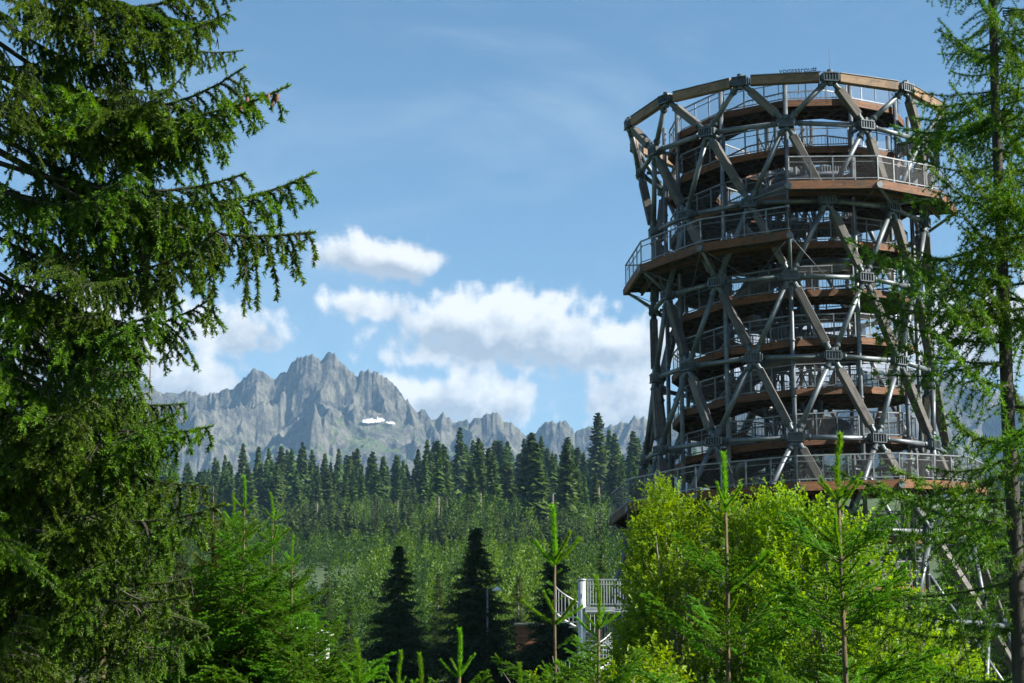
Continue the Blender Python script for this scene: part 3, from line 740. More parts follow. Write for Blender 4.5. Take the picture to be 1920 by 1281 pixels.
def far_tree_pair(rng, h, w, trunk_from, nw, per, mf, **kw):
    g = Geo(); conifer_geo(g, rng, h, w, trunk_from, nw, per, wood=False, **kw); crown = g.mesh('crown', [mf])
    g = Geo(); P = [(0, 0, -1), (0, 0, h*.5), (0, 0, h*.97)]; g.tube(P, [h*.017, h*.012, .03], 6)
    for k in range(10):                                     # dead snags on the bare bole
        z = h*(.1+.5*rng.rand()); a = rng.rand()*6.28; l = .5+1.2*rng.rand(); g.tube([(0, 0, z), (math.cos(a)*l, math.sin(a)*l, z-.2*l)], [.04, .01], 3)
    return crown, g.mesh('trunk', [M_BARK_L])
FT = [far_tree_pair(rs, 28, 4.0, .18, 66, 15, M_FAR, droop=.55, frond=.24, expo=.62), far_tree_pair(rs, 29, 3.3, .26, 62, 14, M_FAR, droop=.6, frond=.26, expo=.5), far_tree_pair(rs, 25, 4.4, .16, 60, 15, M_FAR, droop=.45, frond=.22, expo=.55),
      far_tree_pair(rs, 27, 3.8, .34, 50, 13, M_FAR, droop=.3, frond=.2, expo=.45), far_tree_pair(rs, 25, 2.3, .52, 36, 11, M_FAR, droop=.35, frond=.26)]
def copy_tree(pair, name, loc, rz, sc, label, group):
    e = empty(name, loc, rz); w_ = sc*(.8+.5*random.random()); e.scale = (w_, w_, sc)
    obj('trunk', pair[1], e); obj('crown', pair[0], e); tag(e, label, 'tree', group); return e
def px_x(px, Y): return at(px, 900, Y).x
taken = []
def fluff(g, rng, h, w, n, base, tint):
    """young conifer far off: small blades pointing up and out of a ragged cone"""
    z = rng.rand(n)**1.2; a = rng.rand(n)*6.283; r = w*(1-z)**.8*np.sqrt(rng.rand(n)); c, s_ = np.cos(a), np.sin(a)
    p = np.array(base, float) + np.stack([c*r, s_*r, z*h*.9], 1); out = np.stack([c, s_, .5+rng.rand(n)*1.2 - .6*(1-z)], 1)
    d = nrm(out + rng.normal(size=(n, 3))*.35); sd_ = nrm(np.cross(d, rng.normal(size=(n, 3)))); l = (np.minimum(h*.11, .16 + .0005*base[1])*(.6+.8*rng.rand(n)))[:, None]
    V = np.stack([p-sd_*l*.33, p+sd_*l*.33, p+d*l], 1).reshape(-1, 3)
    g.add(V, np.arange(3*n).reshape(-1, 3), 0, np.repeat(np.clip(tint + .35*z + rng.normal(size=n)*.15, 0, 1), 3))
def crest_label(px):
    for lim, w in ((440, 'at its left end beside the big spruce'), (560, 'below the left shoulder of the mountain'), (680, 'below the highest peak'), (800, 'below the snowfield and the dark right wall'),
                   (930, 'below the low jagged ridge'), (1060, 'below the square topped ridge tower'), (1150, 'below the last low ridge'), (9999, 'at its right end next to the lookout tower')):
        if px < lim: return 'tall conifer in the crest forest ' + w
def forest():
    rng = np.random.RandomState(21); c = 0
    rows = [(735, 2.9), (716, 3.6), (698, 4.2), (676, 5.2), (652, 7.0)]
    for Y, gap in rows:                                    # the forest line on the crest
        x = px_x(300, Y)
        while x < px_x(1225, Y) and c < 236:
            y = Y + rng.normal()*9; k = rng.choice(5, p=[.3, .25, .25, .12, .08]); pxx = 960+F_PX*x/y
            low = (fbm(np.array([x/60.]), np.array([Y/50.]), 3, 5)[0]-.45)
            if Y > 690 or pxx < 820 or rng.rand() < .55:
                copy_tree(FT[k], 'spruce_tree', (x, y, gz(x, y)), rng.rand()*6.28, max(.55, .72+.48*rng.rand()**.7+low*1.3), crest_label(pxx), 'forest line on the hill crest'); c += 1
            x += gap*(.5+1.0*rng.rand())
    for Y, gap in [(632, 4.2), (610, 4.4), (588, 5.5)]:           # the wood reaches further down at the left
        x = px_x(300, Y)
        while x < px_x(660, Y) and c < 290:
            y = Y + rng.normal()*8; k = rng.choice(5, p=[.3, .25, .25, .12, .08])
            copy_tree(FT[k], 'spruce_tree', (x, y, gz(x, y)), rng.rand()*6.28, .62+.4*rng.rand(), 'dark conifer in the lower left tongue of the hillside forest', 'lower left tongue of forest'); c += 1
            x += gap*(.5+rng.rand())
    c2 = 0                                                 # thin survivors standing in the regrowth
    while c2 < 60:
        px = rng.uniform(540, 1220); Y = rng.uniform(400, 640); x = px_x(px, Y)
        if px < 760 and Y < 520: continue
        copy_tree(FT[rng.choice([1, 3, 4, 4])], 'pine_tree', (x, Y, gz(x, Y)), rng.rand()*6.28, .70+.32*rng.rand(), 'thin lone conifer on the bright slope ' + ('left of the broad dark spruce' if px < 690 else 'above the two dark spruces' if px < 940 else 'above the brown hut and lamp' if px < 1060 else 'near the lookout tower'), 'lone conifers on the cleared slope'); c2 += 1
    g = Geo(); n = 0                                       # the wood beyond the crest and at either side: one mass
    while n < 520:
        Y = rng.uniform(640, 860)
        px = rng.choice([rng.uniform(-500, 330), rng.uniform(330, 1250), rng.uniform(1225, 2500)], p=[.3, .35, .35])
        if 300 < px < 1230 and Y < 735: continue
        x = px_x(px, Y); h = rng.uniform(18, 27)
        conifer_geo(g, rng, h, rng.uniform(2.2, 3.2), .3, 17, 8, base=(x, Y, gz(x, Y)), droop=.42); n += 1
    o = obj('distant_forest', g.mesh('distant_forest', [M_FAR, M_BARK_L])); tag(o, 'distant mass of dark conifers covering the hill behind the crest', 'forest', None, 'stuff')
    g = Geo(); n = 0                                       # half-grown conifers in dark clumps among the regrowth
    while n < 1150:
        Y = rng.uniform(170, 660); px = rng.uniform(250, 1300) if rng.rand() < .85 else rng.uniform(-300, 2300); x = px_x(px, Y)
        if fbm(np.array([x/45.+3]), np.array([Y/60.]), 3, 45)[0] < .44 + .08*rng.rand(): continue
        h = rng.uniform(4, 12.5)*(.75 if Y < 300 else 1)
        conifer_geo(g, rng, h, h*rng.uniform(.14, .22), .08, 22, 9, base=(x, Y, gz(x, Y)), droop=.4, frond=.24); n += 1
    o = obj('half_grown_forest', g.mesh('half_grown_forest', [M_FAR, M_BARK_L])); tag(o, 'darker half grown conifers in clumps on the hillside below the forest line', 'forest', None, 'stuff')
    g = Geo(); n = 0                                       # young regrowth covering the cleared slope
    while n < 5600:
        Y = 150 + 560*rng.rand()**.8; px = rng.uniform(250, 1300) if rng.rand() < .85 else rng.uniform(-300, 2300)
        x = px_x(px, Y)
        d = fbm(np.array([x/38.]), np.array([Y/38.]), 3, 15)[0]
        if d < .33+.1*rng.rand(): continue
        big = fbm(np.array([x/70.+9]), np.array([Y/50.]), 3, 25)[0]; h = rng.uniform(2.4, 7.0)*(.6+d)*(1.9 if big > .52 and rng.rand() < .5 else 1)
        tn = (fbm(np.array([x/24.]), np.array([Y/24.]), 3, 35)[0]-.47)*2.6
        fluff(g, rng, h, h*rng.uniform(.24, .40), int(np.clip(62000/Y, 100, 280)*(.5+h/8)), (x, Y, gz(x, Y)), tn+rng.normal()*.22); n += 1
    o = obj('young_forest', g.mesh('young_forest', [M_FAR_Y])); tag(o, 'bright green young conifer regrowth covering the cleared hillside', 'young forest', None, 'stuff')
    g = Geo()                                              # boulders and logs in the clearing
    for k in range(46):
        Y = rng.uniform(260, 420); x = px_x(rng.uniform(700, 1200), Y); z = gz(x, Y)
        a = rng.rand()*3.14; l = rng.uniform(2, 5)
        g.tube([(x, Y, z+1.2), (x+math.cos(a)*l, Y+math.sin(a)*l, z+1.5)], .22, 5)
    o = obj('fallen_logs', g.mesh('fallen_logs', [M_BARK_L])); tag(o, 'pale fallen logs scattered over the cleared hillside', 'logs', None, 'stuff')
forest()

# ------------------------------------------------------------------ mid-distance conifers
def mid_spruce(rng, h, w, mf, mb, nwh=30, low=.06, pend=.5, dens=1.0, twist=.05):
    """conifer for 50-180 m: boughs as fans of short needle shoots"""
    g = Geo(); S0 = []; S1 = []; T = []
    for z in np.sort(low + (.985-low)*rng.rand(int(nwh*3.4))**.92):
        R = w*((1-z)/(1-low))**.85*(.85+.3*rng.rand()) + .03*w
        for k in range(int(3*dens) + (rng.rand() < .5)):
            a = rng.rand()*6.283; r = R*(.32+.80*rng.rand()); o = np.array([math.cos(a), math.sin(a), 0]); l = np.array([-o[1], o[0], 0])
            dr = .2+.5*rng.rand(); p0 = np.array([0, 0, z*h]); nS = max(5, int(r/(.16)))
            for u in np.linspace(.18, 1, nS):
                b = p0 + o*r*u + np.array([0, 0, -dr*r*u + .22*r*u**3])
                for sgn in (-1, 1):
                    ll = (.20+.26*(1-u))*r*.8*(.6+.7*rng.rand()) + .05
                    e = b + o*ll*.6 + l*sgn*ll*.8 + np.array([0, 0, -pend*ll*(.4+rng.rand())]); S0.append(b); S1.append(e); T.append(u*.5)
    T = np.array(T); needles(g, S0, S1, rng, 60, .11, .040, 0, .5, T*.4, T)
    crown = g.mesh('crown', [mf]); t = Geo(); t.tube([(0, 0, -.4), (0, 0, h*.5), (0, 0, h*.99)], [h*.014+.03, h*.009+.02, .015], 8); return crown, t.mesh('trunk', [mb], True)
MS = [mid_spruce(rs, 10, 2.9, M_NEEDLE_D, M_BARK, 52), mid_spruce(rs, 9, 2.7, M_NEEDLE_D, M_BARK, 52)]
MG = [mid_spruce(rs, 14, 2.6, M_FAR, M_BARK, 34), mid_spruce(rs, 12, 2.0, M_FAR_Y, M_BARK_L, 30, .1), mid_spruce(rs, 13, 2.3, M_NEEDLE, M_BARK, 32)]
def top_at(px, py, Y, pair, h0, name, label, group=None, rz=0.0, wide=1.0):
    p = at(px, py, Y); z = gz(p.x, Y); s = (p.z - z)/h0
    e = empty(name, (p.x, Y, z), rz); e.scale = (s*wide, s*wide, s); obj('trunk', pair[1], e); obj('crown', pair[0], e); tag(e, label, 'tree', group); return e
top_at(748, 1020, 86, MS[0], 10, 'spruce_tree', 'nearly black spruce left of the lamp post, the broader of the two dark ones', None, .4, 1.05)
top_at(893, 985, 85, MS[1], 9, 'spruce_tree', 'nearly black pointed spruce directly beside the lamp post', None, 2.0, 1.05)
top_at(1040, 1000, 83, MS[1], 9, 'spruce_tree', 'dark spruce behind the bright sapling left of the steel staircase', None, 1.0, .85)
top_at(612, 1060, 125, MG[0], 14, 'spruce_tree', 'grey green spruce between the bright young spruce and the dark pair', None, 1.3)
top_at(655, 1090, 135, MG[2], 13, 'spruce_tree', 'smaller dull spruce touching the left side of the broad dark spruce', None, 2.3)
top_at(822, 1070, 140, MG[1], 12, 'spruce_tree', 'mid green conifer seen in the gap between the two dark spruces', None, .3)
top_at(972, 1075, 130, MG[1], 12, 'spruce_tree', 'half bare brownish conifer right of the lamp post above the brown hut', None, 3.3)
top_at(575, 1120, 110, MG[1], 12, 'spruce_tree', 'olive conifer half hidden behind the bright young spruce', None, 2.2)
top_at(1130, 1010, 150, MG[1], 12, 'spruce_tree', 'light green conifer on the slope above the steel staircase', None, 4.0)
rng_r = np.random.RandomState(5)
for px, py, Y in [(1800, 900, 150), (1860, 880, 140), (1915, 870, 160), (1960, 840, 150), (1890, 960, 120), (1940, 1000, 110), (1830, 1010, 135), (1780, 960, 165), (2030, 860, 140), (2100, 900, 150)]:
    top_at(px, py, Y, MG[rng_r.randint(3)], 13, 'spruce_tree', 'forest conifer standing behind the feathery larch to the right of the tower', 'conifers right of the tower', rng_r.rand()*6)
for px, py, Y in [(20, 900, 90), (90, 960, 80), (180, 930, 95), (-60, 880, 90), (260, 1000, 85), (330, 940, 120), (420, 1000, 100), (500, 1060, 120)]:
    top_at(px, py, Y, MG[rng_r.randint(3)], 13, 'spruce_tree', 'forest conifer half hidden behind the big overhanging spruce', 'conifers behind the big spruce', rng_r.rand()*6)

# ------------------------------------------------------------------ big overhanging spruce at the left
def big_spruce():
    rng = np.random.RandomState(11)
    Y = 15.0; tx = at(-105, 900, Y).x; z0 = gz(tx, Y)
    root = empty('spruce_tree', (tx, Y, z0)); tag(root, 'big old spruce whose drooping boughs reach in from the left edge', 'tree')
    tm, P = trunk_mesh(13.5, .20); obj('trunk', tm, root)
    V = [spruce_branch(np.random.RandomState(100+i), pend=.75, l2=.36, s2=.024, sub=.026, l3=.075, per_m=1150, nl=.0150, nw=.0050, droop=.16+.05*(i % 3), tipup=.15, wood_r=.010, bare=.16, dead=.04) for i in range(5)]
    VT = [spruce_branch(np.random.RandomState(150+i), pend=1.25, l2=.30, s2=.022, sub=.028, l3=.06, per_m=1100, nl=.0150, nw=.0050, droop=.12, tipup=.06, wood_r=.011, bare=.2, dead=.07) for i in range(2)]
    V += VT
    for w in np.arange(1.0, 12.5, .34):
        for k in range(7 if w < 2.6 else 3):
            a = rng.rand()*6.283; L = (3.0 - .17*w)*(.75+.3*rng.rand())
            if math.cos(a) > .55: L *= .72
            o = Vector((math.cos(a), math.sin(a), 0)); p0 = Vector((0, 0, w)) + o*.12
            obj('branch', V[rng.randint(7)], root, along(p0, p0 + o*L + Vector((0, 0, L*rng.uniform(-.12, .16))), None, rng.normal()*.25))
    heroes = [(-60, -60, 440, 0, 15.2), (-80, -90, 380, 60, 14.6), (-80, 60, 455, 150, 15.0), (-70, 130, 525, 222, 14.8), (-60, 180, 460, 215, 15.6), (-70, 260, 590, 440, 15.1), (-70, 290, 450, 330, 14.5),
              (-60, 230, 575, 395, 15.6), (-80, 420, 400, 470, 14.6), (-80, 480, 400, 580, 15.0), (-70, 520, 330, 620, 14.4), (-70, 600, 375, 830, 14.8), (-80, 640, 350, 760, 15.5), (-70, 720, 390, 905, 15.0), (-80, 800, 400, 1010, 14.6),
              (-60, 860, 340, 1120, 15.2), (-80, 380, 330, 440, 15.4), (-80, 900, 330, 1180, 14.3), (-80, 700, 300, 820, 14.2), (-90, 560, 260, 700, 14.0), (-80, 980, 300, 1230, 14.8), (-80, 330, 260, 360, 14.2), (-80, 10, 330, 110, 15.3), (-70, 780, 220, 960, 14.0), (-70, 650, 180, 800, 13.8),
              (-60, 900, 200, 1080, 14.2), (-60, 500, 200, 590, 14.4), (-70, -20, 250, 20, 14.6), (-70, 170, 300, 230, 14.4)]
    hero_m = []
    for i, (ax, ay, bx, by, yb) in enumerate(heroes):
        p0 = at(ax, ay, Y); p1 = at(bx, by, yb); p0.x = tx + .1
        me = V[i % 7]; ml = along(p0 - Vector((tx, Y, z0)), p1 - Vector((tx, Y, z0)), None, rng.normal()*.3)
        obj('branch', me, root, ml); hero_m.append(ml)
        if rng.rand() < .4: continue
        p2 = p0.lerp(p1, .35+.2*rng.rand()); off = Vector((rng.uniform(.5, .9), rng.uniform(-.7, .5), rng.uniform(-.5, .1)))
        obj('branch', V[(i+3) % 7], root, along(p2 - Vector((tx, Y, z0)), p2 + off*1.3 - Vector((tx, Y, z0)), None, rng.normal()*.4))
    # cones hanging from the tip of the long bough
    g = Geo(); n = 7; zc = np.linspace(0, -.10, n); g.tube(np.stack([0*zc, 0*zc, zc], 1), [.004, .013, .017, .018, .016, .011, .003], 8, 0); cm = g.mesh('cone', [M_CONE], True)
    for lx, ly in ((.955, .012), (.945, -.015), (.90, .03), (.885, -.02), (.97, -.004), (.86, .02)):
        q = hero_m[3] @ Vector((lx, ly, .035 + (lx-.86)*.5)); obj('cone', cm, root, Matrix.Translation(q) @ Matrix.Rotation(.2, 4, 'Y'))
big_spruce()

# ------------------------------------------------------------------ larches
def larch_branch(rng, L=1.0, per=.030, hang=.30, tuft=16, nl=.036, nw=.0066, mats=None, droop=.08, s2=.06, wood_r=.009):
    """larch bough: thin axis, hanging side twigs with needle tufts on short spurs"""
    g = Geo(); n = 10; t = np.linspace(0, 1, n)
    ax = np.stack([L*t, np.cumsum(rng.normal(size=n))*.012*L, -droop*L*np.sin(t*2.6) + .08*L*t**3 + np.cumsum(rng.normal(size=n))*.005*L], 1); ax[0] = 0
    g.tube(ax, np.linspace(wood_r, .0025, n), 5, 1, False)
    lines = [(ax, t)]
    q = .10; sd_ = 1
    while q < .98:
        sd_ = -sd_; p = np.array([np.interp(q, t, ax[:, j]) for j in range(3)]); l = hang*L*(1.1-q*.8)*(.5+.9*rng.rand())
        a = math.radians(60+rng.normal()*18)*sd_; u = np.linspace(0, 1, 6)
        tw = p + np.stack([math.cos(a)*l*u*.8, math.sin(a)*l*u*.8, -l*(u**1.5)*(.35+.9*rng.rand())], 1) + rng.normal(size=(6, 3))*.006*L
        tw[0] = p; g.tube(tw, np.linspace(.0035, .0012, 6), 3, 1, False); lines.append((tw, u)); q += s2/L*(.6+.8*rng.rand())
    S0 = []; D = []
    for P, u in lines:
        seg = np.linalg.norm(np.diff(P, axis=0), axis=1); Lc = seg.sum(); m = max(3, int(Lc/per)); w = np.linspace(.06, 1, m)
        S0.append(np.stack([np.interp(w, u, P[:, j]) for j in range(3)], 1))
    C = np.vstack(S0); k = len(C); idx = np.repeat(np.arange(k), tuft); dirs = nrm(rng.normal(size=(k*tuft, 3)) + np.array([.15, 0, .25]))
    b = C[idx]; sdv = nrm(np.cross(dirs, rng.normal(size=dirs.shape))); l = nl*(.6+.7*rng.rand(len(b)))[:, None]
    Vv = np.stack([b-sdv*nw/2, b+sdv*nw/2, b+dirs*l], 1).reshape(-1, 3)
    tt = np.clip(np.repeat(rng.rand(k)*.7, tuft), 0, 1); g.add(Vv, np.arange(len(Vv)).reshape(-1, 3), 0, np.repeat(tt, 3))
    return g.mesh('branch', mats or [M_LARCH, M_BARK])
LB = [larch_branch(np.random.RandomState(300+i)) for i in range(4)]
LBY = [larch_branch(np.random.RandomState(320+i), mats=[M_LARCH_Y, M_BARK_Y], per=.030, tuft=15, hang=.34, nl=.05, nw=.010) for i in range(2)]
LBS = [larch_branch(np.random.RandomState(330+i), mats=[M_LARCH_Y, M_BARK_L], per=.075, tuft=6, hang=.30, s2=.1) for i in range(2)]
def larch(px_top, px_bot, Y, h, r, lmax, label, step=.24, per=5, meshes=LB, seed=1, zlo=.5, up=.1, conic=1.0, bk=None):
    rng = np.random.RandomState(seed); p = at(px_bot, 1288, Y); z0 = gz(p.x, Y); pt_ = at(px_top, 0, Y)
    lean = (pt_.x-p.x)/(pt_.z-z0)
    root = empty('larch_tree', (p.x, Y, z0)); tag(root, label, 'tree')
    tm, P = trunk_mesh(h, r, bend=.012, rng=rng, mats=[bk or M_BARK]); to = obj('trunk', tm, root, Matrix(((1, 0, lean, 0), (0, 1, 0, 0), (0, 0, 1, 0), (0, 0, 0, 1))))
    for w in np.arange(zlo, h*.985, step):
        for k in range(per if w > 4.2 or per < 8 else 2):
            a = rng.rand()*6.283; L = (lmax*min(1, (h-w)/h*1.6*conic)+.06)*(.6+.55*rng.rand()); o = Vector((math.cos(a), math.sin(a), 0))
            zz = w + rng.normal()*step*.3
            p0 = Vector((lean*zz + np.interp(zz, P[:, 2], P[:, 0]), np.interp(zz, P[:, 2], P[:, 1]), zz))
            obj('branch', meshes[rng.randint(len(meshes))], root, along(p0, p0 + o*L + Vector((0, 0, L*rng.uniform(up-.25, up+.15))), None, rng.normal()*.2))
    return root
larch(1878, 1908, 12.0, 9.5, .062, 1.15, 'feathery larch with dark straight trunk at the right edge in front of the tower', seed=3, step=.15, per=8)
larch(250, 284, 24, 6.6, .035, .75, 'sparse thin larch top rising from behind the big spruce before the mountain', meshes=LBS, seed=5, step=.2, per=4, zlo=1.5, up=.2, bk=M_BARK_L)
larch(10, 34, 30, 10.2, .05, .8, 'bare slender larch top at the upper left behind the big spruce', meshes=LBS, seed=6, step=.3, per=4, zlo=4, up=.2, bk=M_BARK_L)
larch(395, 400, 19.5, 3.9, .035, .75, 'yellow green bushy larch between the big spruce and the bright young spruce', meshes=LBY, seed=8, step=.12, per=6, zlo=.3, up=.25, bk=M_BARK_Y)
larch(250, 262, 20.5, 3.0, .03, .7, 'low yellow green larch under the dark boughs of the big spruce', meshes=LBY, seed=9, step=.13, per=6, zlo=.3, up=.2, bk=M_BARK_Y)
larch(15, 18, 18, 4.6, .03, .6, 'slim yellow stemmed larch at the left edge behind the big spruce', meshes=LBY, seed=10, step=.22, per=4, zlo=.3, up=.2, bk=M_BARK_Y)

# ------------------------------------------------------------------ young spruces
YM = [M_NEEDLE_Y, M_BARK_Y]
YB = [spruce_branch(np.random.RandomState(200+i), pend=.10, l2=.50, s2=.062, sub=.075, l3=.15, per_m=1300, nl=.021, nw=.0066, droop=-.06, tipup=.10, bare=.10, mats=YM, wood_r=.010, dead=0, ang2=48) for i in range(4)]
def shoot_mesh(seed, L=1.0, per_m=1500):
    rng = np.random.RandomState(seed); g = Geo(); n = 7; t = np.linspace(0, 1, n)
    P = np.stack([L*t, np.cumsum(rng.normal(size=n))*.008, .10*t**2 + np.cumsum(rng.normal(size=n))*.005], 1); P[0] = 0
    g.tube(P, np.linspace(.018, .010, n), 5, 1); needles(g, P[:-1], P[1:], rng, per_m*.6, .095, .014, 0, .62, .5, 1.0); return g.mesh('shoot', YM)
SH = [shoot_mesh(400+i) for i in range(3)]
def young_spruce(px, py, Y, label, lmax, step=.32, per=6, leader=.34, seed=1, r=.022, group=None, name='young_spruce', floor=.3, mesh=YB, cone=.62, lo_open=0.0, mats=None):
    rng = np.random.RandomState(seed); p = at(px, py, Y); z0 = gz(p.x, Y); h = p.z - z0
    root = empty(name, (p.x, Y, z0)); tag(root, label, 'tree', group)
    g = Geo(); n = 9; z = np.linspace(-.1, h-leader, n); b = np.cumsum(rng.normal(size=(n, 2)), 0)*.005; b = b - np.linspace(0, 1, n)[:, None]*b[-1]; P = np.stack([b[:, 0], b[:, 1], z], 1); P[-1, :2] = 0
    g.tube(P, np.linspace(r*1.3, .007, n), 8); obj('trunk', g.mesh('trunk', [M_BARK_Y], True), root)
    obj('leader', SH[rng.randint(3)], root, along((0, 0, h-leader), (rng.normal()*.01, rng.normal()*.01, h), leader))
    zt = h-leader; first = True
    while zt > floor:
        dn = h - zt; L = min(lmax, .10 + cone*(dn-leader*.55)**.9) if not first else leader*.55
        ph = rng.rand()*6.283; m = per if not first else 5
        for k in range(m):
            a = ph + k*6.283/m + rng.normal()*.15; o = Vector((math.cos(a), math.sin(a), 0)); l = L*(.72+.45*rng.rand())
            up = max(.06, .85 - dn*.42) + rng.normal()*.08
            p0 = Vector((0, 0, zt + rng.normal()*.02)); p1 = p0 + (o + Vector((0, 0, up))).normalized()*l
            small = l < .26
            obj('branch', SH[rng.randint(3)] if small else mesh[rng.randint(len(mesh))], root, along(p0, p1, None, rng.normal()*.2))
        if not first:                                      # short internodal shoots
            for k in range(4):
                a = rng.rand()*6.283; o = Vector((math.cos(a), math.sin(a), .5)).normalized(); p0 = Vector((0, 0, zt + step*rng.rand()))
                obj('branch', (SH+mesh)[rng.randint(3+len(mesh))], root, along(p0, p0 + o*L*.5*(.4+.6*rng.rand())))
        first = False; zt -= step*(.75+.4*rng.rand())*(1.15 if dn < 1 else .85)
    return root
young_spruce(460, 893, 19.0, 'bright green young spruce with a long top shoot left of the dark spruces', .92, step=.24, per=8, leader=.36, seed=31, r=.03, cone=.44)
young_spruce(513, 925, 19.8, 'young spruce top rising just right of the bright twin spruce', .62, step=.28, per=7, leader=.30, seed=32, r=.025, cone=.36)
young_spruce(549, 1005, 18.6, 'lower young spruce top at the right side of the bright clump', .6, step=.26, per=7, leader=.28, seed=33, cone=.45)
young_spruce(440, 925, 19.4, 'second stem of the bright young spruce, a little left of its top', .7, step=.27, per=7, leader=.34, seed=34, cone=.4)
young_spruce(592, 1150, 17.6, 'broad low young spruce beside the bright clump, right of its foot', .9, step=.2, per=8, leader=.2, seed=42, cone=.8)
YM2 = [spruce_branch(np.random.RandomState(230+i), pend=.55, l2=.42, s2=.045, sub=.05, l3=.12, per_m=1200, nl=.016, nw=.0056, droop=.04, tipup=.14, bare=.10, mats=[M_NEEDLE_M, M_BARK], wood_r=.010, dead=.02, ang2=52) for i in range(3)]
young_spruce(215, 640, 16.4, 'mid green spruce with drooping tips in front of the big spruce at the left', .75, step=.17, per=8, leader=.3, seed=44, r=.05, cone=.42, mesh=YM2, floor=2.7)
young_spruce(1358, 850, 8.0, 'spruce sapling with a long bare leader in front of the light green shrub', .50, step=.30, per=5, leader=.27, seed=35, r=.013, cone=.36)
young_spruce(1568, 815, 7.4, 'spruce sapling with a crown of upright shoots in front of the tower balcony', .58, step=.27, per=6, leader=.27, seed=36, r=.014, cone=.42)
young_spruce(1040, 950, 11.0, 'tall thin spruce sapling in front of the steel staircase', .40, step=.34, per=5, leader=.36, seed=37, r=.014, cone=.26)
young_spruce(1122, 1082, 9.0, 'thin spruce sapling just right of the staircase column', .5, step=.26, per=5, leader=.26, seed=38, r=.014, cone=.42)
for i, (px, py, Y, w) in enumerate([(675, 1200, 8.2, 'with five spread top shoots at the bottom edge, leftmost of the row'), (748, 1222, 8.6, 'with a single thin leader, second in the row at the bottom edge'), (790, 1226, 8.0, 'with a short forked top, third in the row at the bottom edge'),
                              (862, 1180, 7.8, 'with dense side shoots, tallest of the row at the bottom edge'), (974, 1245, 8.3, 'with a thin yellow leader at the bottom edge below the brown hut')]):
    young_spruce(px, py, Y, 'small spruce sapling ' + w, .34, step=.2, per=5, leader=.2, seed=50+i, r=.008, cone=.5, name='spruce_sapling', floor=.9)

# ------------------------------------------------------------------ light green broadleaf shrubs
def shrub(px0, px1, py_top, Y, label, n_shoot, seed, profile, depth=1.3, leaf=.046):
    n_shoot = int(n_shoot*1.35)
    rng = np.random.RandomState(seed); xa, xb = at(px0, 1000, Y).x, at(px1, 1000, Y).x; xc = (xa+xb)/2; z0 = gz(xc, Y)
    root = empty('shrub', (xc, Y, z0)); tag(root, label, 'shrub')
    px_p, py_p = zip(*profile); hx = [at(a, 1000, Y).x-xc for a in px_p]; hz_ = [at(a, b, Y).z-z0 for a, b in profile]
    # stems
    for k in range(9):
        x = rng.uniform(xa-xc, xb-xc)*.75; y = rng.uniform(-.6, .6)*depth; top = np.interp(x, hx, hz_)*.86
        t = np.linspace(0, 1, 7)[:, None]; P = np.array([x*.25, y*.25, -.1])*(1-t) + np.array([x, y, top])*t + rng.normal(size=(7, 3))*.03; g = Geo()
        g.tube(P, np.linspace(.035, .008, 7), 6); 
        for j in range(14):
            i = rng.randint(2, 6); d = nrm(rng.normal(size=3)+np.array([0, 0, .7])); g.tube([P[i], P[i]+d*rng.uniform(.3, .8)], [.009, .003], 4)
        obj('stem', g.mesh('stem', [M_BARK_L], True), root)
    clumps = rng.rand(int(n_shoot/9), 3); C = []; A = []
    S = []
    while len(S) < n_shoot:
        u = rng.rand(); x = hx[0] + (hx[-1]-hx[0])*u; zt = np.interp(x, hx, hz_) - .34*vnoise(np.array([x*3.1+seed]), np.array([seed*1.7]), 5)[0]
        y = rng.uniform(-1, 1)*depth; edge = math.sqrt(max(0, 1-(y/depth)**2)); top = zt*(.55+.45*edge)
        f = rng.rand()**.5; z = max(.25, top*f)
        cl = fbm(np.array([x*1.9+seed]), np.array([z*1.9+y*1.3]), 2, 77)[0]
        if cl < .46 and rng.rand() < .88: continue
        S.append((x, y, z, f))
    S = np.array(S); B = S[:, :3]; n = len(S); k = 18
    D = nrm(rng.normal(size=(n, 3))*.55 + np.array([0, 0, 1.0]) + np.stack([np.sign(B[:, 0])*.2, B[:, 1]*.35, 0*B[:, 0]], 1)); Ls = rng.uniform(.14, .34, n)
    idx = np.repeat(np.arange(n), k); t = np.tile(np.linspace(.1, 1, k), n); p = B[idx] + D[idx]*(Ls[idx]*t)[:, None]
    rad = rng.normal(size=(n*k, 3)); rad = nrm(rad-(rad*D[idx]).sum(1, keepdims=True)*D[idx]); ld_ = nrm(D[idx]*(.35+.5*t)[:, None] + rad*.9 + np.array([0, 0, -.12]))
    sd_ = nrm(np.cross(ld_, nrm(D[idx]+rng.normal(size=(n*k, 3))*.25))); nv = np.cross(sd_, ld_); l = (leaf*(.65+.6*rng.rand(n*k)))[:, None]; w = l*.30
    m1 = p + ld_*l*.55 + sd_*w + nv*l*.07; m2 = p + ld_*l*.55 - sd_*w + nv*l*.07; e = p + ld_*l - nv*l*.08
    V = np.stack([p, m1, e, m2], 1).reshape(-1, 3); i = np.arange(n*k)*4
    tt = np.clip((t**2)*.6 + rng.normal(size=n*k)*.15 + (S[idx, 3]-.62)*.8, 0, 1)  # leaf tint lowered deeper in the shrub, painting its interior shade
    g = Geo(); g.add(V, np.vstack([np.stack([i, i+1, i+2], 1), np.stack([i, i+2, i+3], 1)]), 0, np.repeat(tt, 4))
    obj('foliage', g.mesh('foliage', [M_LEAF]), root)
shrub(1150, 1480, 900, 21, 'tall light green leafy shrub below the left end of the lowest balcony', 2400, 81, [(1148, 1230), (1162, 1120), (1180, 1000), (1215, 930), (1248, 875), (1275, 925), (1320, 935), (1370, 925), (1430, 930), (1490, 960)])
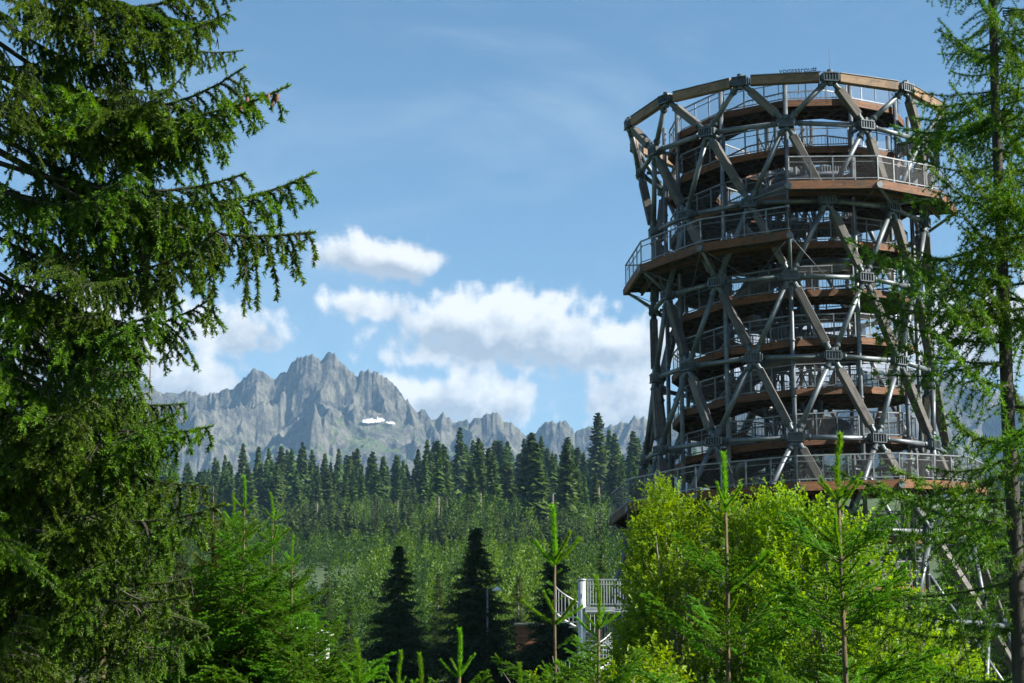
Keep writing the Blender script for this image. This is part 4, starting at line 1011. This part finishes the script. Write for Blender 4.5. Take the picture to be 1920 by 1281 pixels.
shrub(1420, 1740, 930, 20, 'broad light green leafy shrub below the middle of the lowest balcony', 2300, 82, [(1400, 960), (1440, 918), (1500, 925), (1560, 950), (1620, 990), (1680, 1060), (1720, 1090), (1760, 1180)])
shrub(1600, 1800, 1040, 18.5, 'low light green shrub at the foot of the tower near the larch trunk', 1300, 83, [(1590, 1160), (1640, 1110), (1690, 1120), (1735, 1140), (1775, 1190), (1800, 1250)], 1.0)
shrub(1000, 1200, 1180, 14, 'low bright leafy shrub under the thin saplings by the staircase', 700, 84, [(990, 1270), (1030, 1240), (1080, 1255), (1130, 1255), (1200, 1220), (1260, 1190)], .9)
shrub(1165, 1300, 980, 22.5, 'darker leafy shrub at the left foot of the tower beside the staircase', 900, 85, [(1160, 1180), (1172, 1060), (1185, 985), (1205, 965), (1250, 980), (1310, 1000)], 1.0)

# ------------------------------------------------------------------ steel staircase, hut, lamp
def staircase():
    Y = 70.0; c = at(1091, 1088, Y); z0 = gz(c.x, Y); top = c.z - z0
    root = empty('spiral_staircase', (c.x, Y, z0)); tag(root, 'galvanised steel spiral staircase with barred railings left of the tower', 'staircase')
    g = Geo(); g.tube([(0, 0, -.2), (0, 0, top)], .15, 16); g.tube([(0, 0, top-.02), (0, 0, top+.04)], .18, 16); obj('column', g.mesh('column', [M_STAIR], True), root)
    zl = at(1120, 1138, Y).z - z0
    R = 1.15; n = 44; a_top = -.15
    tread = Geo(); t1, t2 = -.16, .16
    tread.add([(.14*math.cos(t1), .14*math.sin(t1), 0), (R*math.cos(t1), R*math.sin(t1), 0), (R*math.cos(t2), R*math.sin(t2), 0), (.14*math.cos(t2), .14*math.sin(t2), 0),
               (.14*math.cos(t1), .14*math.sin(t1), -.05), (R*math.cos(t1), R*math.sin(t1), -.05), (R*math.cos(t2), R*math.sin(t2), -.05), (.14*math.cos(t2), .14*math.sin(t2), -.05)],
              [[0, 1, 2], [0, 2, 3], [4, 6, 5], [4, 7, 6], [0, 5, 1], [0, 4, 5], [1, 6, 2], [1, 5, 6], [2, 7, 3], [2, 6, 7], [3, 4, 0], [3, 7, 4]])
    tme = tread.mesh('tread', [M_STAIR]); bg = Geo(); bg.tube([(0, 0, 0), (0, 0, 1.0)], .014, 6); bme = bg.mesh('baluster', [M_STAIR])
    rise = .18; hp = []; bp = []; i = 0; z = zl
    while z > .15:
        a = a_top + 2.9 - i*.30; obj('tread', tme, root, Matrix.Translation((0, 0, z-.18)) @ Matrix.Rotation(a, 4, 'Z'))
        for q in (0, .5):
            aa = a - q*.30; zz = z - .18 - q*rise; p = np.array([R*math.cos(aa), R*math.sin(aa), zz])
            hp.append(p+(0, 0, 1.05)); bp.append(p+(0, 0, .05))
            obj('baluster', bme, root, Matrix.Translation(p))
        z -= rise; i += 1
    g = Geo(); g.tube(hp, .028, 8); obj('handrail', g.mesh('handrail', [M_STAIR], True), root)
    g = Geo(); g.tube(bp, .05, 6); obj('stringer', g.mesh('stringer', [M_STAIR], True), root)
    # landing running right to the tower
    g = Geo(); g.box((1.35, .1, zl-.08), (2.5, 1.3, .12)); g.tube([(.1, -.5, zl-.22), (2.6, -.5, zl-.22)], .08, 10); obj('landing', g.mesh('landing', [M_STAIR]), root)
    lr = obj('landing_railing', (lambda q: (q.beam((.15, -.53, zl+1.02), (2.6, -.53, zl+1.02), .05, .05), q.beam((.15, -.53, zl+.84), (2.6, -.53, zl+.84), .03, .03), q.beam((.15, -.53, zl+.08), (2.6, -.53, zl+.08), .04, .04), q.mesh('landing_railing', [M_STAIR]))[-1])(Geo()), root)
    for x in np.arange(.2, 2.6, .105): obj('baluster', bme, lr, Matrix.Translation((x, -.53, zl+.02)))
    pg = Geo(); pg.box((0, 0, .5), (.07, .05, 1.08)); pm = pg.mesh('post', [M_STAIR])
    for x in (.25, 1.25, 1.42, 2.58): obj('post', pm, lr, Matrix.Translation((x, -.5, zl)))
staircase()
def hut():
    Y = 100.0; p = at(985, 1172, Y); z0 = gz(p.x, Y); h = p.z - z0; W = 1.9
    root = empty('wooden_hut', (p.x+.4, Y, z0)); tag(root, 'reddish brown timber hut with flat roof behind the dark spruce', 'hut')
    g = Geo(); g.box((0, 0, h/2-.1), (W-.1, 2.4, h-.1)); obj('wall', g.mesh('wall', [M_DECK]), root)
    pl = Geo(); pl.box((0, 0, 0), (W, .03, .19)); pm = pl.mesh('plank', [wood('hut_cladding', (.13, .05, .022), (.20, .085, .04), (.10, .05, .03), axis=0)])
    for k, z in enumerate(np.arange(.12, h-.1, .2)): obj('plank', pm, root, Matrix.Translation((0, -1.22+.004*(k % 2), z)))
    g = Geo(); g.box((0, -.1, h+.02), (W+.3, 2.9, .08)); rf = obj('roof', g.mesh('roof', [M_STEEL_L]), root)
    g = Geo(); g.beam((-W/2, -1.3, h+.75), (W/2, -1.3, h+.75), .04, .04)
    for x in np.linspace(-W/2, W/2, 6): g.box((x, -1.3, h+.4), (.035, .035, .7))
    obj('roof_railing', g.mesh('roof_railing', [M_STEEL_D]), root)
    g = Geo(); g.box((-.3, -1.25, 1.0), (.85, .05, 1.95)); d = obj('door', g.mesh('door', [M_DECK]), root)
    g = Geo(); g.box((.02, -1.29, 1.0), (.03, .05, .14)); obj('handle', g.mesh('handle', [M_STEEL_L]), d)
hut()
def lamp(px, py, Y, label):
    p = at(px, py, Y); z0 = gz(p.x, Y); h = p.z - z0
    root = empty('street_lamp', (p.x-.45, Y, z0)); tag(root, label, 'street lamp')
    g = Geo(); g.tube([(0, 0, -.1), (0, 0, h*.7), (0, 0, h+.1)], [.07, .055, .04], 10); obj('pole', g.mesh('pole', [M_STEEL_L], True), root)
    g = Geo(); g.tube([(0, 0, h+.1), (.2, 0, h+.18), (.42, 0, h+.14)], .025, 8); obj('arm', g.mesh('arm', [M_STEEL_L], True), root)
    g = Geo(); n = 6; g.tube([(.45, 0, h+.2), (.45, 0, h+.12), (.45, 0, h+.02), (.45, 0, h)], [.05, .12, .24, .25], 14); obj('lamp_shade', g.mesh('lamp_shade', [plain('lamp_white', (.8, .8, .8), .4)], True), root)
lamp(932, 1108, 84, 'street lamp with white shade beside the pointed dark spruce')
def shelter():
    Y = 70.; p = at(574, 1188, Y); z0 = gz(p.x, Y); h = p.z - z0
    root = empty('kiosk', (p.x, Y, z0)); tag(root, 'white roofed kiosk glimpsed through the right side of the bright young spruce', 'kiosk')
    g = Geo(); g.add([(-1, -.8, h), (1, -.8, h), (1, .8, h), (-1, .8, h), (0, 0, h+.35), (-1, -.8, h-.08), (1, -.8, h-.08), (1, .8, h-.08), (-1, .8, h-.08)], [[0, 1, 4], [1, 2, 4], [2, 3, 4], [3, 0, 4], [0, 5, 6], [0, 6, 1], [1, 6, 7], [1, 7, 2], [2, 7, 8], [2, 8, 3], [3, 8, 5], [3, 5, 0], [5, 8, 7], [5, 7, 6]])
    obj('roof', g.mesh('roof', [plain('kiosk_white', (.8, .8, .78), .5)]), root)
    g = Geo(); g.box((0, 0, h/2-.05), (1.7, 1.3, h-.1)); obj('wall', g.mesh('wall', [plain('kiosk_wall', (.55, .55, .53), .6)]), root)
    g = Geo(); g.box((.3, -.68, h*.55), (.7, .05, .7)); obj('window', g.mesh('window', [plain('kiosk_glass', (.05, .06, .07), .1)]), root)
shelter()

# ------------------------------------------------------------------ haze
def haze():
    g = Geo(); x0, x1, y0, y1, zl, zh = -5600, 5600, -900, 6700, -30, 1120
    g.box(((x0+x1)/2, (y0+y1)/2, (zl+zh)/2), (x1-x0, y1-y0, zh-zl))
    m = bpy.data.materials.new('haze_air'); m.use_nodes = True; T = NT(m.node_tree); out = T.n('ShaderNodeOutputMaterial')
    v = T.n('ShaderNodeVolumePrincipled'); v.inputs['Color'].default_value = (.36, .64, 1.0, 1); v.inputs['Density'].default_value = HAZE; v.inputs['Anisotropy'].default_value = .0
    T.l(v.outputs[0], out.inputs['Volume'])
    o = obj('haze', g.mesh('haze', [m])); tag(o, 'thin bluish summer haze filling the valley air', 'haze', None, 'stuff')
HAZE = 0.62e-4
haze()
